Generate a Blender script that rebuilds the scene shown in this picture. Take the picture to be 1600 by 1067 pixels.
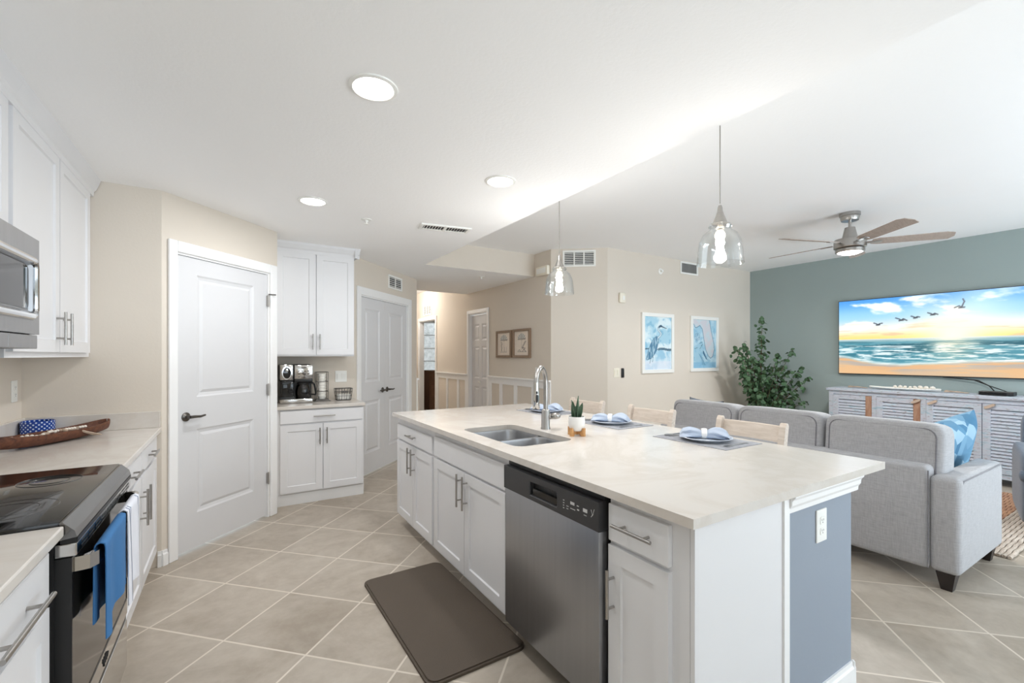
import bpy, bmesh, math, random
from mathutils import Vector, Matrix, noise
for o in list(bpy.data.objects): bpy.data.objects.remove(o)
S = bpy.context.scene
COL = S.collection
PI = math.pi
rad = math.radians

# ------------------------------------------------------------------ camera, world, sun, big lights, exposure
CAM_H, CAM_F, CAM_YAW, HORIZON = 1.37, 705.0, 31.8, 555.0
cd = bpy.data.cameras.new('camera'); cam = bpy.data.objects.new('camera', cd); COL.objects.link(cam)
cam.location = (0, 0, CAM_H); cam.rotation_euler = (rad(90), 0, rad(-CAM_YAW))
cd.sensor_fit = 'HORIZONTAL'; cd.sensor_width = 36.0; cd.lens = CAM_F/1600*36.0
cd.shift_y = (HORIZON-533.5)/1600.0
cd.clip_start = 0.02; cd.clip_end = 200
S.camera = cam
wd = bpy.data.worlds.new('sky'); S.world = wd; wd.use_nodes = True
bg = wd.node_tree.nodes['Background']; bg.inputs[0].default_value = (0.80, 0.91, 1.0, 1); bg.inputs[1].default_value = 1.6
S.view_settings.view_transform = 'Standard'; S.view_settings.look = 'None'
S.view_settings.exposure = 0.52; S.view_settings.gamma = 1.0; S.view_settings.use_curve_mapping = False
S.cycles.max_bounces = 12; S.cycles.diffuse_bounces = 7; S.cycles.glossy_bounces = 6; S.cycles.transparent_max_bounces = 12
S.cycles.caustics_reflective = False; S.cycles.caustics_refractive = False
S.cycles.sample_clamp_indirect = 8.0
def area(name, loc, rot, sx, sy, power, color=(1, 1, 1)):
    l = bpy.data.lights.new(name, 'AREA'); l.shape = 'RECTANGLE'; l.size = sx; l.size_y = sy
    l.energy = power; l.color = color
    o = bpy.data.objects.new(name, l); COL.objects.link(o); o.location = loc; o.rotation_euler = rot
    return o
# daylight through the sliding doors and far bedroom window, plus added fill lights
area('daylight_sliding_doors', (5.1, -2.75, 1.2), (rad(90), 0, 0), 3.8, 2.3, 35, (0.80, 0.91, 1.0))
area('ceiling_fill_doors', (5.1, -3.15, 0.1), (rad(135), 0, 0), 3.8, 1.0, 136, (0.77, 0.89, 1.0))  # added upward fill outside the doors to brighten the ceilings
area('kitchen_rear_fill', (0.5, -2.75, 1.55), (rad(90), 0, 0), 1.8, 1.3, 1.5, (0.82, 0.92, 1.0))  # weak fill light added behind an assumed kitchen window
area('ceiling_fill_kitchen', (0.5, -3.2, 0.75), (rad(143), 0, 0), 1.8, 0.9, 75, (0.77, 0.89, 1.0))  # upward fill added behind the camera for the kitchen ceiling

area('daylight_bedroom_window', (4.6, 11.75, 2.95), (rad(-50), 0, 0), 1.0, 0.8, 60, (0.9, 0.96, 1.0))
# ------------------------------------------------------------------ materials
def lin(c):
    c = c/255.0
    return c/12.92 if c <= 0.04045 else ((c+0.055)/1.055)**2.4
def rgb(c): return (lin(c[0]), lin(c[1]), lin(c[2]), 1)
class NT:
    def __init__(s, m): s.t = m.node_tree; s.n = s.t.nodes; s.l = s.t.links
    def new(s, ty, **k):
        x = s.n.new(ty)
        for a, v in k.items(): setattr(x, a, v)
        return x
    def put(s, sock, v):
        if isinstance(v, bpy.types.NodeSocket): s.l.new(v, sock)
        elif v is not None: sock.default_value = v
    def math(s, op, a, b=None, c=None):
        x = s.new('ShaderNodeMath', operation=op)
        for i, v in enumerate((a, b, c)): s.put(x.inputs[i], v)
        return x.outputs[0]
    def mix(s, f, a, b, bt='MIX'):
        x = s.new('ShaderNodeMix', data_type='RGBA', blend_type=bt)
        s.put(x.inputs[0], f); s.put(x.inputs[6], a); s.put(x.inputs[7], b)
        return x.outputs[2]
    def coord(s, scale=(1, 1, 1), which='Object', rot=(0, 0, 0)):
        tc = s.new('ShaderNodeTexCoord'); mp = s.new('ShaderNodeMapping')
        mp.inputs[3].default_value = scale; mp.inputs[2].default_value = rot
        s.l.new(tc.outputs[which], mp.inputs[0]); return mp.outputs[0]
    def noise(s, vec, scale, detail=3, rough=0.5, dist=0.0):
        x = s.new('ShaderNodeTexNoise'); s.l.new(vec, x.inputs['Vector'])
        x.inputs['Scale'].default_value = scale; x.inputs['Detail'].default_value = detail
        x.inputs['Roughness'].default_value = rough; x.inputs['Distortion'].default_value = dist
        return x.outputs[0]
    def ramp(s, f, stops):
        x = s.new('ShaderNodeValToRGB'); s.l.new(f, x.inputs[0])
        while len(x.color_ramp.elements) < len(stops): x.color_ramp.elements.new(0.5)
        for e, (p, c) in zip(x.color_ramp.elements, stops): e.position = p; e.color = c
        return x.outputs[0]
    def bump(s, h, strength, dist=0.002):
        x = s.new('ShaderNodeBump'); x.inputs['Strength'].default_value = strength; x.inputs['Distance'].default_value = dist
        s.l.new(h, x.inputs['Height']); return x.outputs[0]
MATS = {}
def mat(name, color, rough=0.5, metal=0.0, var=(3, 0.03), bump=None, stretch=(1, 1, 1), spec=0.5, emit=None, coat=0.0):
    """paint-like material: base colour with a slight noise variation and an optional noise bump"""
    m = bpy.data.materials.new(name); m.use_nodes = True; t = NT(m)
    b = t.n['Principled BSDF']
    v = t.coord(stretch)
    c = rgb(color)
    if var:
        f = t.noise(v, var[0], 4)
        d = var[1]
        lo = tuple(max(0, x*(1-d*2)) for x in c[:3])+(1,); hi = tuple(min(1, x*(1+d*2)) for x in c[:3])+(1,)
        t.l.new(t.mix(f, lo, hi), b.inputs['Base Color'])
    else: b.inputs['Base Color'].default_value = c
    b.inputs['Roughness'].default_value = rough; b.inputs['Metallic'].default_value = metal
    b.inputs['Specular IOR Level'].default_value = spec
    if coat: b.inputs['Coat Weight'].default_value = coat; b.inputs['Coat Roughness'].default_value = 0.05
    if bump: t.l.new(t.bump(t.noise(v, bump[0], 4, 0.6), bump[1], bump[2] if len(bump) > 2 else 0.002), b.inputs['Normal'])
    if emit: b.inputs['Emission Color'].default_value = rgb(emit[0]); b.inputs['Emission Strength'].default_value = emit[1]
    MATS[name] = m
    return m
CEIL = mat('ceiling_paint', (250, 250, 250), 0.9, bump=(55, 0.25, 0.004), var=(2, 0.01))
WALL = mat('beige_wall_paint', (219, 210, 198), 0.85, bump=(60, 0.2, 0.003), var=(2, 0.015))
TEAL = mat('teal_wall_paint', (157, 171, 170), 0.85, bump=(60, 0.2, 0.003), var=(2, 0.02))
ISLE = mat('blue_grey_island_paint', (145, 154, 166), 0.8, bump=(60, 0.15, 0.002), var=(3, 0.015))
TRIM = mat('white_trim_paint', (242, 242, 242), 0.4, var=(4, 0.01))
DOORW = mat('white_door_paint', (218, 218, 220), 0.4, var=(4, 0.01))
CAB = mat('white_cabinet_lacquer', (226, 226, 228), 0.35, var=(5, 0.01))
CABIN = mat('cabinet_toe_board', (225, 225, 225), 0.6, var=(5, 0.02))  # off-white toe-kick board, one even tone
NICKEL = mat('brushed_nickel', (175, 172, 168), 0.28, 1.0, var=(30, 0.05), stretch=(1, 1, 8))
PEWTER = mat('dark_pewter', (110, 106, 102), 0.3, 1.0, var=(20, 0.05))
STEEL = mat('stainless_steel', (166, 167, 170), 0.36, 1.0, var=(40, 0.05), bump=(120, 0.04, 0.001), stretch=(1, 1, 0.03))
STEELH = mat('stainless_steel_mirror', (205, 203, 200), 0.1, 1.0, var=(40, 0.03))
FASCIA = mat('dark_polished_fascia', (120, 119, 118), 0.14, 1.0, var=(30, 0.04))
CHROME = mat('chrome', (220, 222, 225), 0.06, 1.0, var=None)
BLACKG = mat('black_glass', (12, 12, 13), 0.06, var=None, spec=0.6)
OVENG = mat('smoked_oven_glass', (70, 66, 62), 0.07, 0.75, var=None)
BLACK = mat('black_enamel', (16, 16, 17), 0.35, var=(6, 0.05))
CTRL = mat('charcoal_control_panel', (66, 66, 68), 0.35, 0.4, var=(30, 0.04))
MARK = mat('printed_white_mark', (205, 205, 205), 0.5, var=None)
RING = mat('burner_ring_print', (60, 58, 56), 0.3, var=None)
BROWNMAT = mat('brown_rubber_mat', (86, 75, 64), 0.75, bump=(180, 0.5, 0.003), var=(3, 0.04))
WHITEC = mat('white_ceramic', (244, 243, 240), 0.25, var=(8, 0.01))
PLASTIC = mat('white_plastic', (240, 240, 236), 0.4, var=(8, 0.01))
IVORY = mat('ivory_plastic', (236, 230, 214), 0.4, var=(8, 0.01))
DARKP = mat('dark_plastic', (34, 34, 36), 0.4, var=(8, 0.05))
SOIL = mat('soil', (58, 46, 38), 0.95, bump=(80, 0.8, 0.01), var=(30, 0.2))
LEGW = mat('espresso_wood', (40, 33, 31), 0.4, var=(12, 0.1))
SHELL = mat('white_shell', (238, 230, 220), 0.5, bump=(60, 0.4, 0.004), var=(15, 0.06))
DRIFT = mat('driftwood', (186, 166, 148), 0.8, bump=(30, 0.5, 0.004), var=(14, 0.12))
LINEN = mat('napkin_blue_linen', (178, 190, 208), 0.9, bump=(300, 0.4, 0.001), var=(12, 0.05))
PLATEB = mat('pale_blue_stoneware', (206, 214, 226), 0.25, var=(8, 0.03))
BLUET = mat('blue_dish_towel_cloth', (58, 112, 164), 0.95, bump=(260, 0.5, 0.001), var=(12, 0.05))
WHITET = mat('white_dish_towel_cloth', (226, 228, 236), 0.95, bump=(260, 0.5, 0.001), var=(12, 0.03))
NAVY = mat('navy_stripe_cloth', (56, 84, 132), 0.95, var=(12, 0.05))
LEAF = mat('eucalyptus_leaf', (72, 102, 70), 0.55, var=(9, 0.22))
SUCC = mat('snake_plant_leaf', (72, 98, 76), 0.45, var=(40, 0.3), stretch=(1, 1, 3))
TWIG = mat('twig_bark', (92, 74, 58), 0.85, var=(20, 0.15))
RECESS_SHADE = mat('vent_shadow', (70, 70, 70), 0.9, var=None)  # flat grey standing for the shade inside vents and outlet slots
PAPER = mat('art_mat_board', (244, 242, 236), 0.8, var=(6, 0.01))
OAKF = mat('weathered_oak_frame', (150, 128, 108), 0.7, var=(18, 0.12), stretch=(1, 1, 0.2))
LENS = mat('led_lens', (255, 250, 240), 0.4, var=None, emit=((255, 248, 238), 14.0))
BULB = mat('lamp_bulb', (255, 240, 215), 0.4, var=None, emit=((255, 226, 190), 25.0))

def wood(name, c1, c2, scale=6, stretch=(1, 12, 12), rough=0.6):
    m = bpy.data.materials.new(name); m.use_nodes = True; t = NT(m); b = t.n['Principled BSDF']
    v = t.coord(stretch); f = t.noise(v, scale, 6, 0.6, 0.6)
    t.l.new(t.ramp(f, [(0.3, rgb(c1)), (0.7, rgb(c2))]), b.inputs['Base Color'])
    b.inputs['Roughness'].default_value = rough
    t.l.new(t.bump(f, 0.25), b.inputs['Normal'])
    return m
GREYWOOD = wood('whitewashed_chair_wood', (196, 182, 168), (218, 206, 194), 5, (12, 1, 12))
BOWLW = wood('dark_dough_bowl_wood', (70, 38, 26), (120, 72, 48), 5, (10, 2, 10))
BAMBOO = wood('bamboo_stand', (186, 136, 84), (212, 164, 110), 5, (3, 3, 12))
BLADEW = wood('grey_brown_fan_blade', (160, 146, 136), (180, 166, 156), 5, (2, 16, 16))
DRESSW = wood('brown_dresser_wood', (150, 112, 86), (178, 138, 110), 5, (12, 12, 2))

def weave(name, c1, c2, scale=260, rough=0.95, bumps=0.5):
    m = bpy.data.materials.new(name); m.use_nodes = True; t = NT(m); b = t.n['Principled BSDF']
    v = t.coord()
    f1 = t.noise(t.coord((1, 1, 14)), scale/14, 3); f2 = t.noise(t.coord((14, 14, 1)), scale/14, 3)
    f = t.math('MULTIPLY_ADD', f1, 0.5, t.math('MULTIPLY', f2, 0.5))
    t.l.new(t.ramp(f, [(0.35, rgb(c1)), (0.65, rgb(c2))]), b.inputs['Base Color'])
    b.inputs['Roughness'].default_value = rough; b.inputs['Sheen Weight'].default_value = 0.25
    t.l.new(t.bump(f, bumps, 0.002), b.inputs['Normal'])
    return m
SOFA = weave('light_grey_sofa_linen', (156, 156, 159), (180, 180, 183))
PIPE = weave('grey_piping_cord', (112, 111, 116), (130, 129, 134))
CHAIRF = weave('slate_blue_armchair_fabric', (72, 86, 104), (92, 106, 124))
MATG = weave('grey_woven_placemat', (118, 120, 128), (164, 166, 172), 420)
JUTE_IN = weave('rust_braided_jute', (150, 96, 62), (196, 150, 112), 120, 1.0, 1.0)
JUTE_OUT = weave('natural_chunky_jute', (150, 132, 116), (214, 202, 188), 120, 1.0, 1.0)

def quartz():
    m = bpy.data.materials.new('white_quartz'); m.use_nodes = True; t = NT(m); b = t.n['Principled BSDF']
    v = t.coord(); a = t.noise(v, 1.6, 8, 0.65, 1.2); g = t.noise(v, 140, 2)
    c = t.ramp(a, [(0.42, rgb((216, 211, 205))), (0.52, rgb((209, 202, 194))), (0.6, rgb((217, 212, 206)))])
    t.l.new(t.mix(t.math('MULTIPLY', g, 0.12), c, rgb((206, 198, 190))), b.inputs['Base Color'])
    b.inputs['Roughness'].default_value = 0.18
    return m
QUARTZ = quartz()

def floor_mat():
    m = bpy.data.materials.new('diagonal_travertine_look_tile'); m.use_nodes = True; t = NT(m); b = t.n['Principled BSDF']
    tc = t.new('ShaderNodeTexCoord'); sp = t.new('ShaderNodeSeparateXYZ'); t.l.new(tc.outputs['Object'], sp.inputs[0])
    x, y = sp.outputs[0], sp.outputs[1]
    r2 = 2**-0.5; P = 0.4528
    def cell(expr, off):
        u = t.math('DIVIDE', t.math('SUBTRACT', expr, off), P)
        return t.math('FLOOR', u), t.math('FRACT', u)
    a = t.math('MULTIPLY', t.math('ADD', x, y), r2); bb = t.math('MULTIPLY', t.math('SUBTRACT', y, x), r2)
    ia, fa = cell(a, 1.792-0.4528*8); ib, fb = cell(bb, 1.842-0.4528*12)
    g = 0.0048/P
    def edge(f): return t.math('MAXIMUM', t.math('LESS_THAN', f, g), t.math('GREATER_THAN', f, 1-g))
    grout = t.math('MAXIMUM', edge(fa), edge(fb))
    cv = t.new('ShaderNodeCombineXYZ'); t.l.new(ia, cv.inputs[0]); t.l.new(ib, cv.inputs[1])
    wn = t.new('ShaderNodeTexWhiteNoise', noise_dimensions='2D'); t.l.new(cv.outputs[0], wn.inputs['Vector'])
    # each tile samples its own patch of the cloudy stone texture
    sh = t.new('ShaderNodeVectorMath', operation='MULTIPLY_ADD')
    t.l.new(wn.outputs['Color'], sh.inputs[0]); sh.inputs[1].default_value = (20, 20, 20); t.l.new(tc.outputs['Object'], sh.inputs[2])
    n1 = t.noise(sh.outputs[0], 2.6, 7, 0.62, 0.7); n2 = t.noise(sh.outputs[0], 16, 5, 0.6)
    f = t.math('MULTIPLY_ADD', n2, 0.3, t.math('MULTIPLY', n1, 0.7))
    f = t.math('ADD', f, t.math('MULTIPLY', t.math('SUBTRACT', wn.outputs['Value'], 0.5), 0.14))
    stone = t.ramp(f, [(0.34, rgb((159, 147, 132))), (0.5, rgb((175, 164, 150))), (0.68, rgb((191, 181, 168)))])
    t.l.new(t.mix(grout, stone, rgb((216, 206, 192))), b.inputs['Base Color'])
    b.inputs['Roughness'].default_value = 0.42
    inv = t.math('SUBTRACT', 1.0, grout)
    t.l.new(t.bump(inv, 0.3, 0.002), b.inputs['Normal'])
    return m
FLOOR = floor_mat()

def distressed():
    m = bpy.data.materials.new('distressed_whitewash_wood'); m.use_nodes = True; t = NT(m); b = t.n['Principled BSDF']
    a = t.noise(t.coord((2, 2, 9)), 3.2, 6, 0.7, 0.8); c = t.noise(t.coord((6, 1.4, 26)), 3.0, 5, 0.7); d = t.noise(t.coord((1, 1, 1)), 2.3, 3)
    base = t.ramp(a, [(0.3, rgb((122, 164, 184))), (0.44, rgb((186, 196, 206))), (0.56, rgb((186, 188, 200))), (0.72, rgb((142, 176, 196)))])
    worn = t.ramp(c, [(0.56, (0, 0, 0, 1)), (0.66, (1, 1, 1, 1))])
    t.l.new(t.mix(t.math('MULTIPLY', worn, 0.8), base, rgb((126, 104, 94))), b.inputs['Base Color'])
    b.inputs['Roughness'].default_value = 0.8
    t.l.new(t.bump(c, 0.4, 0.003), b.inputs['Normal'])
    return m
DIST = distressed()
WORN = wood('bare_worn_brown_wood', (142, 100, 76), (178, 146, 124), 5, (8, 8, 1.5), 0.8)

def dots():
    m = bpy.data.materials.new('blue_dotted_glaze'); m.use_nodes = True; t = NT(m); b = t.n['Principled BSDF']
    tc = t.new('ShaderNodeTexCoord'); sp = t.new('ShaderNodeSeparateXYZ'); t.l.new(tc.outputs['Object'], sp.inputs[0])
    ang = t.math('MULTIPLY', t.math('ARCTAN2', sp.outputs[1], sp.outputs[0]), 20/(2*PI))
    zz = t.math('MULTIPLY', sp.outputs[2], 45.0)
    p = t.math('ADD', ang, zz); q = t.math('SUBTRACT', ang, zz)
    def d(e): return t.math('ABSOLUTE', t.math('SUBTRACT', t.math('FRACT', e), 0.5))
    r = t.math('ADD', t.math('POWER', d(p), 2.0), t.math('POWER', d(q), 2.0))
    t.l.new(t.mix(t.math('LESS_THAN', r, 0.07), rgb((30, 66, 150)), rgb((206, 220, 240))), b.inputs['Base Color'])
    b.inputs['Roughness'].default_value = 0.2
    return m
DOTS = dots()

def patch_pillow():
    m = bpy.data.materials.new('blue_patch_pillow'); m.use_nodes = True; t = NT(m); b = t.n['Principled BSDF']
    vo = t.new('ShaderNodeTexVoronoi'); vo.inputs['Scale'].default_value = 13.0
    t.l.new(t.coord((1, 1, 0.8)), vo.inputs['Vector'])
    sp = t.new('ShaderNodeSeparateColor'); t.l.new(vo.outputs['Color'], sp.inputs[0])
    t.l.new(t.ramp(sp.outputs[0], [(0.1, rgb((70, 118, 150))), (0.4, rgb((112, 154, 182))), (0.65, rgb((158, 188, 206))), (0.9, rgb((92, 138, 168)))]), b.inputs['Base Color'])
    b.inputs['Roughness'].default_value = 0.9
    return m
PATCH = patch_pillow()

def clear_glass(name, tint=(1, 1, 1), ior=1.5):
    m = bpy.data.materials.new(name); m.use_nodes = True; t = NT(m)
    t.n.remove(t.n['Principled BSDF'])
    tr = t.new('ShaderNodeBsdfTransparent'); tr.inputs[0].default_value = (*tint, 1)
    gl = t.new('ShaderNodeBsdfGlossy'); gl.inputs['Roughness'].default_value = 0.03
    lw = t.new('ShaderNodeLayerWeight'); lw.inputs[0].default_value = 0.5
    f = t.math('MULTIPLY_ADD', t.math('POWER', lw.outputs['Facing'], 2.2), 0.62, 0.06)
    mx = t.new('ShaderNodeMixShader'); t.l.new(f, mx.inputs[0]); t.l.new(tr.outputs[0], mx.inputs[1]); t.l.new(gl.outputs[0], mx.inputs[2])
    t.l.new(mx.outputs[0], t.n['Material Output'].inputs[0])
    return m
GLASS = clear_glass('clear_lamp_glass', (0.97, 0.98, 0.98))
CARAFE = clear_glass('dark_carafe_glass', (0.25, 0.22, 0.2))
PANE = clear_glass('window_glass', (0.96, 0.98, 1.0))

def picture_mat(name, emit=0.0, rough=0.6):
    m = bpy.data.materials.new(name); m.use_nodes = True; t = NT(m); b = t.n['Principled BSDF']
    a = t.new('ShaderNodeAttribute'); a.attribute_name = 'paint'
    b.inputs['Roughness'].default_value = rough
    if emit:
        b.inputs['Base Color'].default_value = (0.01, 0.01, 0.01, 1)
        t.l.new(a.outputs['Color'], b.inputs['Emission Color']); b.inputs['Emission Strength'].default_value = emit
    else: t.l.new(a.outputs['Color'], b.inputs['Base Color'])
    return m
PRINT = picture_mat('printed_artwork'); SCREEN = picture_mat('television_screen', 0.95, 0.25)

# ------------------------------------------------------------------ mesh helpers
class MB:
    def __init__(s, M=None): s.bm = bmesh.new(); s.M = M
    def _add(s, t, m):
        for f in t.faces: f.material_index = m
        me = bpy.data.meshes.new('tmp'); t.to_mesh(me); t.free(); s.bm.from_mesh(me); bpy.data.meshes.remove(me)
    def box(s, x0, x1, y0, y1, z0, z1, m=0, bev=0.0, seg=2, M=None):
        t = bmesh.new(); bmesh.ops.create_cube(t, size=1)
        for v in t.verts: v.co = Vector(((x0+x1)/2+v.co.x*(x1-x0), (y0+y1)/2+v.co.y*(y1-y0), (z0+z1)/2+v.co.z*(z1-z0)))
        if bev: bmesh.ops.bevel(t, geom=list(t.edges), offset=min(bev, 0.49*min(abs(x1-x0), abs(y1-y0), abs(z1-z0))), segments=seg, profile=0.5, affect='EDGES')
        if M: t.transform(M)
        s._add(t, m); return s
    def face(s, pts, m=0):
        f = s.bm.faces.new([s.bm.verts.new(p) for p in pts]); f.material_index = m; return s
    def prism(s, poly, a0, a1, axis='z', m=0, bev=0.0):
        """extrude a 2D polygon along an axis; poly coords are the other two axes in order (x,y) / (x,z) / (y,z)"""
        t = bmesh.new()
        def P(p, a): return {'z': (p[0], p[1], a), 'y': (p[0], a, p[1]), 'x': (a, p[0], p[1])}[axis]
        A = [t.verts.new(P(p, a0)) for p in poly]; B = [t.verts.new(P(p, a1)) for p in poly]
        t.faces.new(A); t.faces.new(B[::-1])
        for i in range(len(poly)):
            j = (i+1) % len(poly); t.faces.new((A[j], A[i], B[i], B[j]))
        bmesh.ops.recalc_face_normals(t, faces=t.faces)
        if bev: bmesh.ops.bevel(t, geom=list(t.edges), offset=bev, segments=2, profile=0.5, affect='EDGES')
        s._add(t, m); return s
    def tube(s, pts, r, seg=10, m=0, closed=False, flat=1.0):
        pts = [Vector(p) for p in pts]; n = len(pts)
        rs = r if isinstance(r, (list, tuple)) else [r]*n
        t = bmesh.new(); rings = []; up = None
        for i, p in enumerate(pts):
            a = pts[(i-1) % n] if (closed or i) else p; b = pts[(i+1) % n] if (closed or i < n-1) else p
            d = (b-a).normalized()
            if up is None: up = Vector((0, 0, 1)) if abs(d.z) < 0.9 else Vector((1, 0, 0))
            u = (up - d*up.dot(d))
            u = u.normalized() if u.length > 1e-6 else d.orthogonal().normalized()
            w = d.cross(u); up = u
            rings.append([t.verts.new(p + u*math.cos(k*2*PI/seg)*rs[i]*flat + w*math.sin(k*2*PI/seg)*rs[i]) for k in range(seg)])
        for i in range(n if closed else n-1):
            A, B = rings[i], rings[(i+1) % n]
            for k in range(seg): t.faces.new((A[k], A[(k+1) % seg], B[(k+1) % seg], B[k]))
        if not closed: t.faces.new(rings[0][::-1]); t.faces.new(rings[-1])
        bmesh.ops.recalc_face_normals(t, faces=t.faces)
        s._add(t, m); return s
    def lathe(s, prof, seg=28, c=(0, 0, 0), m=0, M=None, sx=1.0, sy=1.0):
        t = bmesh.new(); rings = []
        for r, z in prof:
            if r < 1e-6: rings.append([t.verts.new((0, 0, z))])
            else: rings.append([t.verts.new((r*sx*math.cos(k*2*PI/seg), r*sy*math.sin(k*2*PI/seg), z)) for k in range(seg)])
        for A, B in zip(rings, rings[1:]):
            for k in range(seg):
                j = (k+1) % seg
                if len(A) == 1 and len(B) == 1: continue
                if len(A) == 1: t.faces.new((A[0], B[j], B[k]))
                elif len(B) == 1: t.faces.new((A[k], A[j], B[0]))
                else: t.faces.new((A[k], A[j], B[j], B[k]))
        if M: t.transform(M)
        t.transform(Matrix.Translation(c))
        s._add(t, m); return s
    def sup(s, c, a, e1=0.3, e2=0.3, nu=28, nv=16, m=0, M=None):
        """superellipsoid: soft rounded box or ball"""
        t = bmesh.new(); sg = lambda w, e: math.copysign(abs(w)**e, w)
        rings = []
        for i in range(nv+1):
            ph = -PI/2+PI*i/nv
            if i in (0, nv): rings.append([t.verts.new((0, 0, a[2]*sg(math.sin(ph), e1)))]); continue
            rings.append([t.verts.new((a[0]*sg(math.cos(ph), e1)*sg(math.cos(k*2*PI/nu), e2), a[1]*sg(math.cos(ph), e1)*sg(math.sin(k*2*PI/nu), e2), a[2]*sg(math.sin(ph), e1))) for k in range(nu)])
        for A, B in zip(rings, rings[1:]):
            for k in range(nu):
                j = (k+1) % nu
                if len(A) == 1: t.faces.new((A[0], B[j], B[k]))
                elif len(B) == 1: t.faces.new((A[k], A[j], B[0]))
                else: t.faces.new((A[k], A[j], B[j], B[k]))
        bmesh.ops.recalc_face_normals(t, faces=t.faces)
        if M: t.transform(M)
        t.transform(Matrix.Translation(c))
        s._add(t, m); return s
    def grid(s, P, m=0, thick=0.0):
        """surface through a 2D list of points, optionally thickened"""
        t = bmesh.new(); V = [[t.verts.new(p) for p in row] for row in P]
        for i in range(len(P)-1):
            for j in range(len(P[0])-1): t.faces.new((V[i][j], V[i+1][j], V[i+1][j+1], V[i][j+1]))
        if thick: bmesh.ops.recalc_face_normals(t, faces=t.faces); bmesh.ops.solidify(t, geom=list(t.faces), thickness=thick)
        s._add(t, m); return s
    def slab(s, x0, x1, z0, z1, th, holes=(), prof=(), m=0, y=0.0, mh=None, chamfer=0.0):
        """board facing -y at y, thickness th; each hole rectangle gets a nested profile of (inset, depth) rings closed by a panel"""
        t = bmesh.new(); xs = sorted({x0, x1, *[h[0] for h in holes], *[h[1] for h in holes]}); zs = sorted({z0, z1, *[h[2] for h in holes], *[h[3] for h in holes]})
        def q(a, b, c, d, mm=m):
            f = t.faces.new([t.verts.new(p) for p in (a, b, c, d)]); f.material_index = mm
        for i in range(len(xs)-1):
            for j in range(len(zs)-1):
                cx, cz = (xs[i]+xs[i+1])/2, (zs[j]+zs[j+1])/2
                if any(h[0] < cx < h[1] and h[2] < cz < h[3] for h in holes): continue
                q((xs[i], y, zs[j]), (xs[i+1], y, zs[j]), (xs[i+1], y, zs[j+1]), (xs[i], y, zs[j+1]))
        pm = m if mh is None else mh
        for (a, b, c, d) in holes:
            prev = (a, b, c, d, 0.0)
            for ins, dep in prof:
                cur = (a+ins, b-ins, c+ins, d-ins, dep)
                for k in range(4):
                    def cor(r, k): return ((r[0], y+r[4], r[2]), (r[1], y+r[4], r[2]), (r[1], y+r[4], r[3]), (r[0], y+r[4], r[3]))[k % 4]
                    q(cor(prev, k), cor(prev, k+1), cor(cur, k+1), cor(cur, k), pm)
                prev = cur
            q((prev[0], y+prev[4], prev[2]), (prev[1], y+prev[4], prev[2]), (prev[1], y+prev[4], prev[3]), (prev[0], y+prev[4], prev[3]), pm)
        Y = y+th
        q((x0, y, z0), (x0, y, z1), (x0, Y, z1), (x0, Y, z0)); q((x1, y, z0), (x1, Y, z0), (x1, Y, z1), (x1, y, z1))
        q((x0, y, z0), (x0, Y, z0), (x1, Y, z0), (x1, y, z0)); q((x0, y, z1), (x1, y, z1), (x1, Y, z1), (x0, Y, z1))
        q((x0, Y, z0), (x0, Y, z1), (x1, Y, z1), (x1, Y, z0))
        me = bpy.data.meshes.new('tmp'); t.to_mesh(me); t.free(); s.bm.from_mesh(me); bpy.data.meshes.remove(me); return s
    def move(s, v): s.bm.transform(Matrix.Translation(v)); return s
    def xf(s, M): s.bm.transform(M); return s
    def build(s, name, mats, parent=None, smooth=True, loc=(0, 0, 0), rotz=0.0, org=None, ang=35, weld=True):
        if org is not None: s.bm.transform(Matrix.Translation(-Vector(org)))
        if weld: bmesh.ops.remove_doubles(s.bm, verts=s.bm.verts, dist=1e-5)
        me = bpy.data.meshes.new(name); s.bm.to_mesh(me); s.bm.free()
        for x in (mats if isinstance(mats, (list, tuple)) else [mats]): me.materials.append(x)
        if smooth: me.shade_smooth(); me.set_sharp_from_angle(angle=rad(ang))
        o = bpy.data.objects.new(name, me); COL.objects.link(o)
        o.location = loc; o.rotation_euler = (0, 0, rotz)
        if parent is not None: o.parent = parent
        return o
def tag(o, label=None, cat=None, group=None, kind=None):
    if label: o['label'] = label
    if cat: o['category'] = cat
    if group: o['group'] = group
    if kind: o['kind'] = kind
    return o
def thing(name, label, cat, loc=(0, 0, 0), rotz=0.0, group=None, kind=None):
    o = bpy.data.objects.new(name, None); COL.objects.link(o); o.location = loc; o.rotation_euler = (0, 0, rotz)
    o.empty_display_size = 0.05
    return tag(o, label, cat, group, kind)
def dup(root, loc, rotz=None, label=None):
    r = root.copy(); COL.objects.link(r); r.location = loc
    if rotz is not None: r.rotation_euler = (0, 0, rotz)
    if label: r['label'] = label
    for ch in list(root.children):
        c = ch.copy(); COL.objects.link(c); c.parent = r
        for g in list(ch.children):
            d = g.copy(); COL.objects.link(d); d.parent = c
    return r
def lamp(name, kind, loc, power, color, parent=None, size=0.05, rot=(0, 0, 0), spot=None):
    l = bpy.data.lights.new(name, kind); l.energy = power; l.color = color
    if kind == 'AREA': l.shape = 'DISK'; l.size = size
    else: l.shadow_soft_size = size
    if spot: l.spot_size = spot; l.spot_blend = 0.6
    o = bpy.data.objects.new(name, l); COL.objects.link(o); o.location = loc; o.rotation_euler = rot
    if parent is not None: o.parent = parent
    return o
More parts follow.
